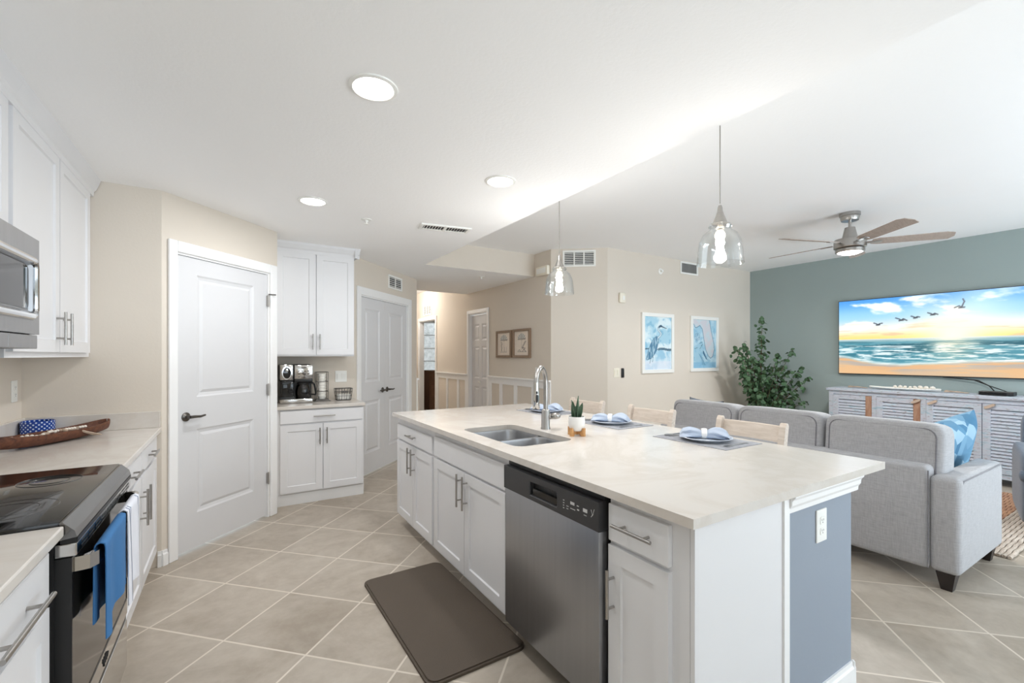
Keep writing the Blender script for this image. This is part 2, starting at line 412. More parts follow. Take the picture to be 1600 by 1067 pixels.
def arc(c, r, a0, a1, n, plane='xz'):
    out = []
    for i in range(n+1):
        a = a0+(a1-a0)*i/n
        p = (c[0]+r*math.cos(a), c[1], c[2]+r*math.sin(a)) if plane == 'xz' else (c[0]+r*math.cos(a), c[1]+r*math.sin(a), c[2]) if plane == 'xy' else (c[0], c[1]+r*math.cos(a), c[2]+r*math.sin(a))
        out.append(p)
    return out
def rrect(x0, x1, y0, y1, r, n=6):
    out = []
    for cx, cy, a in ((x1-r, y1-r, 0), (x0+r, y1-r, PI/2), (x0+r, y0+r, PI), (x1-r, y0+r, 1.5*PI)):
        for i in range(n+1): out.append((cx+r*math.cos(a+i*PI/2/n), cy+r*math.sin(a+i*PI/2/n)))
    return out

# ------------------------------------------------------------------ the setting
CT, ZK, ZL = 0.905, 2.44, 2.74          # counter top, kitchen ceiling, living ceiling
def wall(name, p0, p1, z1, mats, openings=(), th=0.1, label=None, z0=0.0):
    """wall from p0 to p1 with the room on its right hand; openings are (s0, s1, z0, z1)"""
    p0 = Vector(p0); p1 = Vector(p1); L = (p1-p0).length; a = math.atan2(p1.y-p0.y, p1.x-p0.x)
    mb = MB(); xs = sorted({0.0, L, *[o[0] for o in openings], *[o[1] for o in openings]})
    for i in range(len(xs)-1):
        c = (xs[i]+xs[i+1])/2; cuts = sorted([(o[2], o[3]) for o in openings if o[0] < c < o[1]]); z = z0
        for (b, t) in cuts:
            if b > z: mb.box(xs[i], xs[i+1], 0, th, z, b)
            z = t
        if z < z1: mb.box(xs[i], xs[i+1], 0, th, z, z1)
    o = mb.build(name, mats, None, False, (p0.x, p0.y, 0), a, weld=False)
    return tag(o, label or name.replace('_', ' '), 'wall', kind='structure')
def struct(o, label, cat): return tag(o, label, cat, kind='structure')

struct(MB().box(-1.2, 7.4, -2.6, 12.0, -0.1, 0.0).build('floor', FLOOR, smooth=False), 'beige square stone-look tiles laid diagonally across the floor', 'floor')
kc = MB(); kc.prism([(-1.2, -2.6), (1.93, -2.6), (1.93, 5.06), (3.5, 5.06), (3.5, 7.15), (-1.2, 7.15)], ZK, ZL+0.12, 'z')
for f in kc.bm.faces:
    if abs(f.normal.z) < 0.5: f.material_index = 1
struct(kc.build('ceiling', [CEIL, WALL], smooth=False), 'lower white textured ceiling over the kitchen and hall', 'ceiling')
struct(MB().box(1.93, 7.4, -2.6, 5.06, ZL, ZL+0.1).build('ceiling_living', CEIL, smooth=False), 'higher white ceiling over the living area with the fan', 'ceiling')
struct(MB().box(1.5, 7.4, 7.15, 12.0, ZL, ZL+0.1).build('ceiling_foyer', CEIL, smooth=False), 'raised ceiling at the far end of the hall', 'ceiling')

PC = (-0.39, 3.69)                       # corner before the pantry door
KC = (1.13, 5.05)                        # corner before the closet doors
r2 = 2**-0.5
def diag(p, s): return (p[0]+s*r2, p[1]+s*r2)
wall('wall_left', (-1.03, -2.5), (-1.03, 3.69), ZK, WALL, label='beige kitchen wall behind the range')
wall('wall_end', (-1.13, 3.69), PC, ZK, WALL, label='short beige wall at the end of the range counter')
wall('wall_pantry', PC, diag(PC, 1.022), ZK, WALL, [(0.1, 0.93, 0, 2.065)], label='angled beige wall around the pantry door')
PE = diag(PC, 1.022)
wall('wall_nook', PE, (PE[0], 5.05), ZK, WALL, label='side wall of the coffee nook')
wall('wall_coffee', (PE[0]-0.1, 5.05), KC, ZK, WALL, label='wall behind the coffee maker')
wall('wall_closet', KC, diag(KC, 1.54), ZK, WALL, [(0.1, 1.26, 0, 2.04)], label='angled beige wall around the double closet doors')
KE = diag(KC, 1.54)
wall('wall_foyer', KE, (KE[0], 12.0), ZL, WALL, label='left hall wall past the closet')
wall('wall_hall', (3.5, 12.0), (3.5, 4.69), ZL, WALL, [(2.5, 3.42, 0, 2.1), (4.94, 5.6, 0, 2.08)], label='taupe hall wall with white wainscot and two beach prints')
wall('wall_jog', (3.5, 4.69), (4.06, 4.24), ZL, WALL, label='short angled wall with the wide air vent')
wall('wall_living', (4.06, 4.24), (7.33, 4.24), ZL, WALL, label='beige living room wall with the two blue prints')
wall('wall_right', (7.23, 4.24), (7.23, -2.5), ZL, TEAL, label='teal accent wall behind the television')
wall('wall_rear', (7.33, -2.5), (-1.13, -2.5), ZL, WALL, [(0.33, 4.13, 0.0, 2.35), (5.93, 7.73, 0.95, 2.2)], label='wall behind the camera with the glass sliding doors')
wall('wall_bedroom', (3.6, 11.2), (6.5, 11.2), ZL, WALL, [(0.55, 1.45, 0.85, 2.25)], label='bedroom wall with the far window')
wall('wall_bedroom_side', (6.5, 11.3), (6.5, 7.6), ZL, WALL, label='right bedroom wall')
wall('wall_bedroom_near', (6.5, 7.6), (3.6, 7.6), ZL, WALL, label='near bedroom wall')
# sliding door frame and added kitchen window frame behind the camera
def frame_grid(name, x0, x1, z0, z1, nx, y, label, bar=0.05):
    t = thing(name, label, 'window', (0, 0, 0), kind='structure'); mb = MB()
    for i in range(nx+1):
        x = x0+(x1-x0)*i/nx; a = max(x0, x-bar/2); b = min(x1, x+bar/2)
        mb.box(a, b, y-0.03, y+0.03, z0, z1)
    mb.box(x0, x1, y-0.03, y+0.03, z0, z0+bar); mb.box(x0, x1, y-0.03, y+0.03, z1-bar, z1)
    mb.build('window_frame', TRIM, t, False)
    return t
frame_grid('window_2', 3.2, 7.0, 0.0, 2.35, 3, -2.55, 'glass sliding doors to the terrace behind the camera')
frame_grid('window_3', -0.4, 1.4, 0.95, 2.2, 2, -2.55, 'assumed kitchen window added behind the camera to let light in')  # unseen window, added as an opening for the fill lights

# baseboards
def baseboard(name, p0, p1, h=0.1, label=None, t=0.014):
    p0 = Vector(p0); p1 = Vector(p1); a = math.atan2(p1.y-p0.y, p1.x-p0.x); L = (p1-p0).length
    mb = MB(); mb.prism([(-t, 0), (0, 0), (0, h), (-t*0.45, h), (-t*0.55, h*0.82), (-t*0.9, h*0.74)], 0, L, 'x')
    return struct(mb.build(name, TRIM, None, False, (p0.x, p0.y, 0), a), label or 'white '+name.replace('_', ' '), 'baseboard')
baseboard('baseboard_end', (-0.41, 3.69), PC, label='white baseboard at the corner left of the pantry door')
baseboard('baseboard_pantry', PC, diag(PC, 0.035), label='white baseboard stub left of the pantry casing')
baseboard('baseboard_closet', diag(KC, 1.36), KE, label='white baseboard right of the closet casing')
baseboard('baseboard_jog', (3.5, 4.69), (4.06, 4.24)); baseboard('baseboard_living', (4.06, 4.24), (7.23, 4.24)); baseboard('baseboard_right', (7.23, 4.24), (7.23, -2.5))
baseboard('baseboard_hall', (3.5, 6.4), (3.5, 4.69))

# interior doors
DPROF = [(0.012, 0.007), (0.03, 0.011), (0.05, 0.003)]
def lever(name, parent, x, z, direction, y=0.0):
    mb = MB(); R = Matrix.Rotation(rad(90), 4, 'X')
    mb.lathe([(0, 0), (0.031, 0), (0.031, 0.006), (0.024, 0.011), (0.012, 0.013), (0.011, 0.045), (0, 0.045)], 22, (x, y, z), 0, R)
    mb.tube([(x-direction*0.005, y-0.045, z), (x+direction*0.03, y-0.047, z), (x+direction*0.075, y-0.045, z-0.004), (x+direction*0.115, y-0.04, z+0.001)], [0.011, 0.010, 0.0085, 0.007], 10)
    return mb.build(name, PEWTER, parent)
def casing(parent, s0, s1, zt, w, y=-0.018, wl=None):
    wl = wl or w; mb = MB()
    def strip(x0, x1, z0, z1): mb.box(x0, x1, y, 0, z0, z1, 0, 0.006)
    strip(s0-wl, s0, 0, zt+w); strip(s1, s1+w, 0, zt+w); strip(s0, s1, zt, zt+w)
    mb.box(s0, s0+0.012, 0, 0.1, 0, zt); mb.box(s1-0.012, s1, 0, 0.1, 0, zt); mb.box(s0+0.012, s1-0.012, 0, 0.1, zt-0.012, zt)
    return mb.build('door_casing', TRIM, parent, False)
d1 = thing('door_1', 'white two-panel pantry door in the angled wall', 'door', (PC[0], PC[1], 0), rad(45), kind='structure')
casing(d1, 0.1, 0.93, 2.065, 0.075, wl=0.062)
MB().slab(0.115, 0.915, 0.018, 2.05, 0.035, [(0.262, 0.775, 1.075, 1.935), (0.262, 0.775, 0.26, 0.85)], DPROF, y=0.012).build('door_slab', DOORW, d1, False)
lever('door_handle', d1, 0.178, 0.945, 1, 0.012)
for z in (0.33, 1.08, 1.83):
    MB().box(0.908, 0.922, -0.003, 0.012, z-0.045, z+0.045, 0, 0.003).lathe([(0, -0.05), (0.006, -0.05), (0.006, 0.05), (0, 0.05)], 10, (0.915, -0.004, z)).build('hinge', NICKEL, d1)
MB().tube([(0.915, -0.006, 1.885), (0.945, -0.03, 1.885), (0.955, -0.045, 1.885)], 0.005).build('door_stop', PEWTER, d1)
d2 = thing('door_2', 'pair of white two-panel closet doors with lever handles', 'door', (KC[0], KC[1], 0), rad(45), kind='structure')
casing(d2, 0.1, 1.26, 2.04, 0.09, wl=0.075)
for a, b, hx, di in ((0.115, 0.657, 0.605, -1), (0.66, 1.245, 0.715, 1)):
    sl = MB().slab(a, b, 0.018, 2.025, 0.035, [(a+0.1, b-0.115, 1.06, 1.9), (a+0.1, b-0.115, 0.25, 0.85)], DPROF, y=0.012).build('door_slab', DOORW, d2, False)
    lever('door_handle', sl, hx, 0.95, di, 0.012)
d3 = thing('door_3', 'narrow white six-panel door in the hall wainscot', 'door', (3.5, 7.06, 0), rad(-90), kind='structure')
casing(d3, 0.0, 0.66, 2.08, 0.06)
hp = []
for zz in ((1.62, 1.9), (0.98, 1.52), (0.2, 0.84)): hp += [(0.1, 0.29, *zz), (0.37, 0.56, *zz)]
MB().slab(0.015, 0.645, 0.02, 2.05, 0.035, hp, DPROF, y=0.05).build('door_slab', DOORW, d3, False)
MB().sup((0.33, 0.03, 0.92), (0.02, 0.022, 0.02), 1, 1, 14, 8).build('door_knob', PLASTIC, d3)
d4 = thing('door_4', 'white cased doorway at the end of the hall opening to a bedroom', 'door', (3.5, 9.5, 0), rad(-90), kind='structure')
casing(d4, 0.0, 0.92, 2.1, 0.07)
# bedroom window with blinds
w1 = thing('window_1', 'bright bedroom window with white blinds seen through the far doorway', 'window', (4.15, 11.2, 0), kind='structure')
mb = MB()
for x in (0.0, 0.43, 0.86): mb.box(x, x+0.04, 0.02, 0.06, 0.85, 2.25)
for z in (0.85, 1.2, 1.53, 1.88, 2.21): mb.box(0, 0.9, 0.02, 0.06, z, z+0.035)
mb.build('window_frame', TRIM, w1, False)
MB().box(-0.07, 0.97, -0.05, 0, 0.8, 0.85).box(-0.07, 0, -0.02, 0, 0.85, 2.32).box(0.9, 0.97, -0.02, 0, 0.85, 2.32).box(-0.07, 0.97, -0.02, 0, 2.25, 2.32).build('window_sill', TRIM, w1, False)
mb = MB()
for i in range(34): mb.box(0.01, 0.89, -0.04, -0.012, 0.9+i*0.04, 0.903+i*0.04)
mb.build('blinds', PLASTIC, w1, False)

HEDGE = mat('hedge_leaves', (214, 220, 214), 0.9, var=(9, 0.35), bump=(22, 1.0, 0.05))
h = MB().sup((0, 0, 1.35), (2.6, 0.5, 1.35), 0.4, 0.4, 60, 30)
for v in h.bm.verts: v.co += Vector(noise.noise_vector(v.co*3.0))*0.12
tag(h.build('hedge', HEDGE, loc=(5.0, 13.6, 0)), 'pale green hedge outside the bedroom window seen through the blinds', 'hedge')

# hall wainscot
mb = MB(); X = 3.5
for a, b in ((4.69, 6.335), (7.125, 8.5)):
    mb.box(X-0.012, X, a, b, 0.93, 1.02); mb.box(X-0.04, X, a-0.002, b, 1.02, 1.045, 0, 0.006); mb.box(X-0.012, X, a, b, 0.0, 0.14)
for y in (4.69, 5.04, 5.5, 5.92, 6.255, 7.125, 7.46, 7.95, 8.42): mb.box(X-0.012, X, y, y+0.08, 0.14, 0.93)
struct(mb.build('trim_1', TRIM, smooth=False), 'white board and batten wainscot along the hall wall', 'wainscot')
struct(MB().box(KE[0], KE[0]+0.04, KE[1], 11, 1.02, 1.045).box(KE[0], KE[0]+0.014, KE[1], 11, 0, 1.02).build('trim_2', TRIM, smooth=False), 'white wainscot edge just past the closet corner', 'wainscot')
wall('wall_front', (2.1, 12.0), (3.6, 12.0), ZL, WALL, label='entry wall at the end of the hall')

# ------------------------------------------------------------------ cabinets
def bar_handle(mb, x, z, L, axis, y=-0.02, out=0.032, r=0.006):
    """bar pull centred at (x, z) on a front at y"""
    if axis == 'x':
        mb.tube([(x-L/2, y-out, z), (x+L/2, y-out, z)], r, 12)
        for k in (-0.3, 0.3): mb.tube([(x+k*L, y, z), (x+k*L, y-out, z)], r*0.8, 10)
    else:
        mb.tube([(x, y-out, z-L/2), (x, y-out, z+L/2)], r, 12)
        for k in (-0.3, 0.3): mb.tube([(x, y, z+k*L), (x, y-out, z+k*L)], r*0.8, 10)
    return mb
def cabinet(name, label, loc, rotz, w, d, z0, z1, fronts, toe=0.0, group=None, crown=None, hz=0.19, toe_flush=False):
    t = thing(name, label, 'cabinet', loc, rotz, group)
    mb = MB().box(0, w, 0, d, z0+toe, z1)
    mb.build('body', CAB, t, False)
    if toe: MB().box(0, w, 0.0 if toe_flush else 0.065, d, z0, z0+toe-0.001).build('toe_kick', CABIN, t, False)
    for f in fronts:
        kind, x0, x1, a, b = f[:5]
        if kind == 'door':
            o = MB().slab(x0, x1, a, b, 0.02, [(x0+0.058, x1-0.058, a+0.058, b-0.058)], [(0.004, 0.0085)], y=-0.02).build('door', CAB, t, False)
        else:
            o = MB().box(x0, x1, -0.02, 0, a, b, 0, 0.003).build('drawer' if kind == 'drawer' else 'false_front', CAB, t, False)
        if len(f) > 5:
            hx, hzz, ax = f[5:8]
            L = f[8] if len(f) > 8 else hz
            bar_handle(MB(), hx, hzz, L, ax).build('handle', NICKEL, o)
    if crown:
        za, zb, p = crown
        prof = [(0.0, za), (-0.022, za), (-0.024, za+0.03), (-0.034, za+0.042), (-0.05, zb-0.02), (-0.055, zb), (0.0, zb)]
        mb = MB().prism(prof, -p[0], w+p[1], 'x')
        if p[1] > 0: mb.prism([(x+w+0.055-0.055, z) if x == 0 else (w-x, z) for x, z in prof], -0.055, d, 'y')
        mb.build('crown_molding', CAB, t, False)
    return t
R90 = rad(90)
# left run (faces +X): local x runs along +Y
fx = -0.43                                # carcass face; fronts end 2 cm further out
cabinet('base_cabinet', 'white base cabinet with two drawers and two doors between the range and the pantry corner', (fx, 2.483, 0), R90, 1.2, 0.6, 0, 0.875,
        [('drawer', 0.03, 0.595, 0.735, 0.855, 0.31, 0.795, 'x'), ('drawer', 0.605, 1.17, 0.735, 0.855, 0.89, 0.795, 'x'),
         ('door', 0.03, 0.595, 0.115, 0.72, 0.55, 0.57, 'z'), ('door', 0.605, 1.17, 0.115, 0.72, 0.65, 0.57, 'z')], 0.1)
cabinet('base_cabinet', 'white base cabinet with a drawer in the near left corner before the black range', (fx, 0.75, 0), R90, 0.925, 0.6, 0, 0.875,
        [('drawer', 0.02, 0.905, 0.72, 0.85, 0.66, 0.775, 'x', 0.3), ('door', 0.02, 0.46, 0.115, 0.705, 0.42, 0.57, 'z'), ('door', 0.47, 0.905, 0.115, 0.705, 0.51, 0.5, 'z')], 0.1)
cabinet('wall_cabinet', 'white two-door wall cabinet hanging right of the microwave', (-0.74, 2.483, 0), R90, 1.2, 0.29, 1.36, 2.36,
        [('door', 0.015, 0.57, 1.385, 2.345, 0.525, 1.5, 'z'), ('door', 0.58, 1.13, 1.385, 2.345, 0.625, 1.5, 'z')], crown=(2.335, 2.44, (0, 0)), hz=0.16)
cabinet('wall_cabinet', 'short white wall cabinet directly above the microwave', (-0.74, 1.7, 0), R90, 0.7825, 0.29, 1.82, 2.36,
        [('door', 0.01, 0.38, 1.84, 2.345), ('door', 0.39, 0.755, 1.84, 2.345)], crown=(2.335, 2.44, (0, 0)))
# worktops of the left run
t = thing('countertop', 'white quartz countertop with backsplash holding the dough bowl', 'countertop', (-0.7, 3.0, CT))
MB().box(-1.028, -0.39, 2.48, 3.688, 0.875, CT, 0, 0.004).build('slab', QUARTZ, t, False, org=(-0.7, 3.0, CT))
MB().box(-1.028, -0.395, 3.668, 3.688, CT, CT+0.105, 0, 0.003).box(-1.028, -1.008, 2.48, 3.668, CT, CT+0.105, 0, 0.003).build('backsplash', QUARTZ, t, False, org=(-0.7, 3.0, CT))
t = thing('countertop', 'white quartz countertop in the near left corner before the range', 'countertop', (-0.7, 1.2, CT))
MB().box(-1.028, -0.39, 0.73, 1.69, 0.875, CT, 0, 0.004).build('slab', QUARTZ, t, False, org=(-0.7, 1.2, CT))

# coffee nook (faces -Y)
cx0 = PE[0]+0.003
cabinet('base_cabinet', 'white base cabinet with one wide drawer under the coffee maker', (cx0, 4.57, 0), 0, 0.77, 0.475, 0, 0.875,
        [('drawer', 0.03, 0.755, 0.745, 0.86, 0.4, 0.805, 'x'), ('door', 0.03, 0.388, 0.115, 0.73, 0.36, 0.62, 'z', 0.15), ('door', 0.395, 0.755, 0.115, 0.73, 0.422, 0.62, 'z', 0.15)], 0.1, toe_flush=True)
cabinet('wall_cabinet', 'white two-door wall cabinet above the coffee maker', (cx0, 4.74, 0), 0, 0.715, 0.305, 1.36, 2.37,
        [('door', 0.01, 0.353, 1.375, 2.355, 0.325, 1.5, 'z'), ('door', 0.36, 0.71, 1.375, 2.355, 0.388, 1.5, 'z')], crown=(2.345, 2.44, (0, 0.05)), hz=0.15)
t = thing('countertop', 'small white quartz countertop under the coffee maker', 'countertop', (0.73, 4.8, CT))
MB().box(cx0, 1.115, 4.535, 5.048, 0.875, CT, 0, 0.004).build('slab', QUARTZ, t, False, org=(0.73, 4.8, CT))

# ------------------------------------------------------------------ range and microwave
org = (-0.7, 2.085, 0)
Y0, Y1 = 1.696, 2.474
t = thing('kitchen_range', 'slide-in range with black glass cooktop and stainless oven door', 'oven', org)
MB().box(-1.02, -0.412, Y0, Y1, 0.02, 0.895).build('body', BLACK, t, False, org=org)
mb = MB().box(-1.022, -0.40, Y0-0.004, Y1+0.004, 0.896, 0.916, 0, 0.005)
for bx, by, rr in ((-0.56, 1.9, 0.11), (-0.56, 2.27, 0.085), (-0.86, 1.9, 0.085), (-0.86, 2.27, 0.11)):
    for q in (rr, rr*0.62):
        mb.tube([(bx+q*math.cos(a*PI/24), by+q*math.sin(a*PI/24), 0.9161) for a in range(48)], 0.0012, 4, 1, closed=True)
mb.build('cooktop', [BLACKG, RING], t, True, org=org)
mb = MB().prism([(-0.412, 0.895), (-0.4, 0.9125), (-0.395, 0.9125), (-0.37, 0.886), (-0.365, 0.868), (-0.412, 0.862)], Y0, Y1, 'y', 0)
mb.build('control_fascia', FASCIA, t, False, org=org)
MB().box(-0.4, -0.364, Y0+0.003, Y1-0.003, 0.852, 0.866).build('fascia_gap', BLACK, t, False, org=org)
mb = MB().box(-0.412, -0.366, Y0+0.002, Y1-0.002, 0.815, 0.851, 0, 0.003)
for i in range(9):
    ya = Y0+0.05+i*0.078
    for z in (0.826, 0.839): mb.box(-0.368, -0.3655, ya, ya+0.062, z-0.0035, z+0.0035, 1)
mb.build('vent_trim', [STEELH, BLACK], t, False, org=org)
od = MB().slab(Y0+0.002, Y1-0.002, 0.345, 0.812, 0.036, [(Y0+0.008, Y1-0.008, 0.35, 0.806)], [(0.002, 0.002)], mh=1).xf(Matrix.Rotation(R90, 4, 'Z')).move((-0.376, 0, 0)).build('oven_door', [BLACK, OVENG], t, False, org=org)
ym = (Y0+Y1)/2
mb = MB()
for a, b in ((0, 0),):
    ob = [(-0.378, Y0+0.03), (-0.345, Y0+0.034), (-0.33, Y0+0.06), (-0.325, ym), (-0.33, Y1-0.06), (-0.345, Y1-0.034), (-0.378, Y1-0.03)]
    ib = [(x-0.012 if i not in (0, 6) else x, y+(0.012 if i < 3 else -0.012 if i > 3 else 0)) for i, (x, y) in enumerate(ob)]
    mb.prism(ob+ib[::-1], 0.762, 0.802, 'z', 0)
mb.build('oven_handle', STEELH, od, False, org=(0, 0, 0)).location = -Vector(org)
lg = [(-0.3745, ym-0.035+0.07*k/30, 0.315+0.013*math.sin(k*0.9)*(1 if k < 24 else 0.4)+0.004*math.sin(k*2.1)) for k in range(31)]
MB().tube(lg, 0.0016, 5).build('script_emblem', DARKP, od, org=org)
MB().box(-0.412, -0.376, Y0+0.002, Y1-0.002, 0.285, 0.343, 0, 0.003).build('door_trim', STEELH, od, False, org=org)
MB().box(-0.42, -0.38, Y0+0.002, Y1-0.002, 0.262, 0.284).build('drawer_gap', BLACK, t, False, org=org)
MB().box(-0.412, -0.377, Y0+0.002, Y1-0.002, 0.07, 0.26, 0, 0.003).build('storage_drawer', STEELH, t, False, org=org)

def towel(name, label, mats, ya, yb, front, back, folds, group=None):
    """cloth folded over the oven handle at x=-0.33, top z=0.806"""
    o = thing(name, label, 'towel', (-0.33, (ya+yb)/2, 0.8), group=group)
    nu, nv = 40, 34; P = []
    pr = []
    for i in range(nv+1):
        u = i/nv*(front+0.045+back)
        if u < front: pr.append((-0.3185, 0.808-front+u, (front-u)/front))
        elif u < front+0.045:
            a = (u-front)/0.045*PI; pr.append((-0.3315+0.013*math.cos(a), 0.808+0.009*math.sin(a), 0))
        else: pr.append((-0.3475, 0.808-(u-front-0.045), (u-front-0.045)/back))
    for i, (x, z, k) in enumerate(pr):
        row = []
        for j in range(nu+1):
            s = j/nu; w = (s-0.5)
            flare = 1+0.16*k
            y = (ya+yb)/2+w*(yb-ya)*flare
            rip = 0.009*k**0.7*math.sin(s*folds*2*PI+0.7)+0.003*k*math.sin(s*folds*9.1)
            front_side = i/nv*(front+0.045+back) < front
            xx = x+(max(rip, -0.004) if front_side else max(-0.012, min(rip*0.6, 0.006)))
            zz = z-(0.02*(0.5-s)+0.012*math.sin(s*7+1))*k**3 if front_side else z-0.03*s*k**3
            row.append((xx, y, zz))
        P.append(row)
    mb = MB().grid(P, 0, 0.003)
    mb.build('cloth', mats[0], o, org=(-0.33, (ya+yb)/2, 0.8), ang=70)
    if len(mats) > 1:
        mb = MB()
        for s in (0.12, 0.2, 0.86):
            j = int(s*nu); mb.grid([[(P[i][j+q][0]+(0.0009 if P[i][j][0] > -0.333 else -0.0039), P[i][j+q][1], P[i][j+q][2]) for q in (0, 1)] for i in range(nv+1) if P[i][j][0] > -0.333])
        mb.build('stripe', mats[1], o, org=(-0.33, (ya+yb)/2, 0.8), ang=70)
    return o
towel('dish_towel', 'plain blue dish towel folded over the oven handle', [BLUET], 1.775, 2.075, 0.25, 0.22, 1.6)
towel('dish_towel', 'white striped dish towel folded over the oven handle beside the blue one', [WHITET, NAVY], 2.105, 2.335, 0.31, 0.27, 1.5)

org = (-0.84, 2.085, 1.39)
t = thing('microwave', 'stainless over-the-range microwave hung under the short wall cabinet', 'microwave', org)
MB().box(-1.02, -0.668, 1.702, 2.468, 1.395, 1.815).build('body', DARKP, t, False, org=org)
dr = MB().slab(1.702, 2.468, 1.45, 1.815, 0.028, [(1.77, 2.405, 1.5, 1.74)], [(0.012, -0.006), (0.03, -0.007), (0.036, 0.004)]).xf(Matrix.Rotation(R90, 4, 'Z')).move((-0.64, 0, 0)).build('door', [STEEL], t, False, org=org)
MB().prism(rrect(1.815, 2.362, 1.542, 1.70, 0.02), -0.6425, -0.6405, 'x').build('door_glass', BLACKG, dr, False).location = -Vector(org)
mb = MB(); mb.tube([(-0.632, y, z) for y, z in rrect(1.785, 2.39, 1.515, 1.725, 0.03)], 0.013, 10, closed=True)
mb.build('chrome_bezel', CHROME, dr).location = -Vector(org)
MB().box(-0.668, -0.645, 1.702, 2.2, 1.395, 1.447, 0, 0.003).box(-0.668, -0.645, 2.203, 2.468, 1.395, 1.447, 0, 0.003).build('control_strip', STEEL, t, False, org=org)

# ------------------------------------------------------------------ things on the left counter
org = (-0.935, 3.585, CT)
t = thing('crock', 'short round crock with a blue and white dotted glaze in the counter corner', 'pot', org)
MB().lathe([(0, 0), (0.068, 0), (0.071, 0.004), (0.071, 0.092), (0.068, 0.095), (0.065, 0.092), (0.065, 0.01), (0, 0.01)], 48).build('body', DOTS, t)
ax = Vector((0.49, 0.872, 0)); sd = Vector((-0.872, 0.49, 0)); bc = Vector((-0.80, 3.345, CT+0.0085))
ba = math.atan2(ax.y, ax.x)
t = thing('dough_bowl', 'long dark carved wooden dough bowl in front of the blue crock', 'bowl', bc, ba)
L = 0.315; P = []
def bw(s): return 0.068*(1-abs(s)**2.6)**0.6
rows = []
for i in range(37):
    s = -1+2*i/36; w = bw(s)*0.999+0.0015; lift = 0.022*abs(s)**3
    row = []
    for k in range(13):
        a = -PI/2+PI*k/12
        row.append((s*L, w*math.sin(a), 0.001+lift+0.05*(1-math.cos(a)**0.8)))
    rows.append(row)
MB().grid(rows, 0, -0.009).build('bowl', BOWLW, t, ang=60)
t2 = thing('bead_garland', 'pale wooden bead garland with a tassel draped along the dough bowl', 'garland', bc+Vector((0, 0, 0.04)), ba)
random.seed(4)
gp = [(-0.24+0.0145*i, 0.02*math.sin(i*0.5), 0.0055+0.004*math.sin(i*1.3)) for i in range(18)]+[(0.035+0.0145*i, 0.03-0.002*i, 0.006) for i in range(11)]
for p in gp: MB().sup((0, 0, 0), (0.0085,)*3, 1, 1, 12, 8).build('bead', DRIFT if random.random() < 0.35 else SHELL, t2, loc=p)
mb = MB(); 
for i in range(16):
    q = (i-7.5)/7.5
    mb.tube([(0.02, -0.02, 0.010), (0.045, -0.062, 0.010+0.003*abs(q)), (0.085+0.004*q, -0.085-0.006*q, -0.012), (0.135+0.008*q, -0.098-0.016*q, -0.034)], [0.003, 0.0035, 0.0035, 0.002], 5)
mb.sup((0.022, -0.024, 0.009), (0.012, 0.012, 0.009), 1, 1, 12, 8)
mb.build('tassel', DRIFT, t2)

# ------------------------------------------------------------------ coffee nook things
def plate(name, label, loc, rotz, w, h, kind='outlet', tone=None, cat='outlet', group=None):
    t = thing(name, label, cat, loc, rotz, group)
    MB().box(-w/2, w/2, -0.006, 0, -h/2, h/2, 0, 0.003).build('cover_plate', tone or PLASTIC, t, False)
    n = 1 if w < 0.1 else 2
    for i in range(n):
        x = (i-(n-1)/2)*0.046
        if kind == 'outlet':
            mb = MB()
            for z in (-0.02, 0.02):
                mb.prism(rrect(x-0.0165, x+0.0165, z-0.0145, z+0.0145, 0.007), -0.0085, -0.006, 'y', 0)
                for dx in (-0.006, 0.006): mb.box(x+dx-0.0012, x+dx+0.0012, -0.0088, -0.008, z-0.001, z+0.007, 1)
                mb.box(x-0.002, x+0.002, -0.0088, -0.008, z-0.009, z-0.005, 1)
            mb.build('receptacle', [tone or PLASTIC, RECESS_SHADE], t, False)
        else:
            MB().prism([(-0.006, -0.033), (-0.009, -0.033), (-0.0125, 0.033), (-0.006, 0.033)], x-0.0165, x+0.0165, 'x').build('rocker_switch', tone or PLASTIC, t, False)
    return t
plate('outlet', 'white double switch plate on the wall between the coffee nook rack and basket', (0.985, 5.05, 1.145), 0, 0.118, 0.12, 'switch', cat='switch')
plate('outlet', 'white outlet above the counter in the corner behind the blue crock', (-1.03, 3.58, 1.17), R90, 0.075, 0.12)

org = (0.53, 4.9, CT)
t = thing('coffee_maker', 'black and stainless coffee maker with glass carafe under the wall cabinet', 'coffee maker', org)
MB().box(-0.145, 0.145, 0.0, 0.13, 0.0, 0.375, 0, 0.012).box(-0.145, -0.015, -0.06, 0.0, 0.03, 0.06, 0, 0.005).build('body', BLACK, t)
MB().box(-0.145, 0.145, -0.1, 0.02, 0, 0.045, 0, 0.012).build('base_trim', STEELH, t)
hd = MB().box(-0.145, -0.03, -0.085, 0.0, 0.225, 0.375, 0, 0.01).build('single_serve_head', STEELH, t)
MB().lathe([(0, 0), (0.042, 0), (0.045, 0.004), (0.042, 0.008), (0, 0.008)], 26, (-0.085, -0.085, 0.295), 0, Matrix.Diagonal((1, 1, 1.5, 1)) @ Matrix.Rotation(R90, 4, 'X')).build('chrome_ring', CHROME, hd)
MB().lathe([(0, 0), (0.036, 0), (0.034, 0.006), (0, 0.008)], 26, (-0.085, -0.092, 0.295), 0, Matrix.Diagonal((1, 1, 1.5, 1)) @ Matrix.Rotation(R90, 4, 'X')).sup((-0.085, -0.099, 0.322), (0.013, 0.004, 0.016), 1, 1, 12, 8, 1).build('cup_window', [BLACKG, CHROME], hd)
MB().box(-0.145, -0.025, -0.06, 0.0, 0.06, 0.222, 0, 0.008).build('cup_bay', BLACKG, t)
cp = MB().box(-0.02, 0.145, -0.09, 0.0, 0.235, 0.37, 0, 0.008).build('control_panel', STEELH, t)
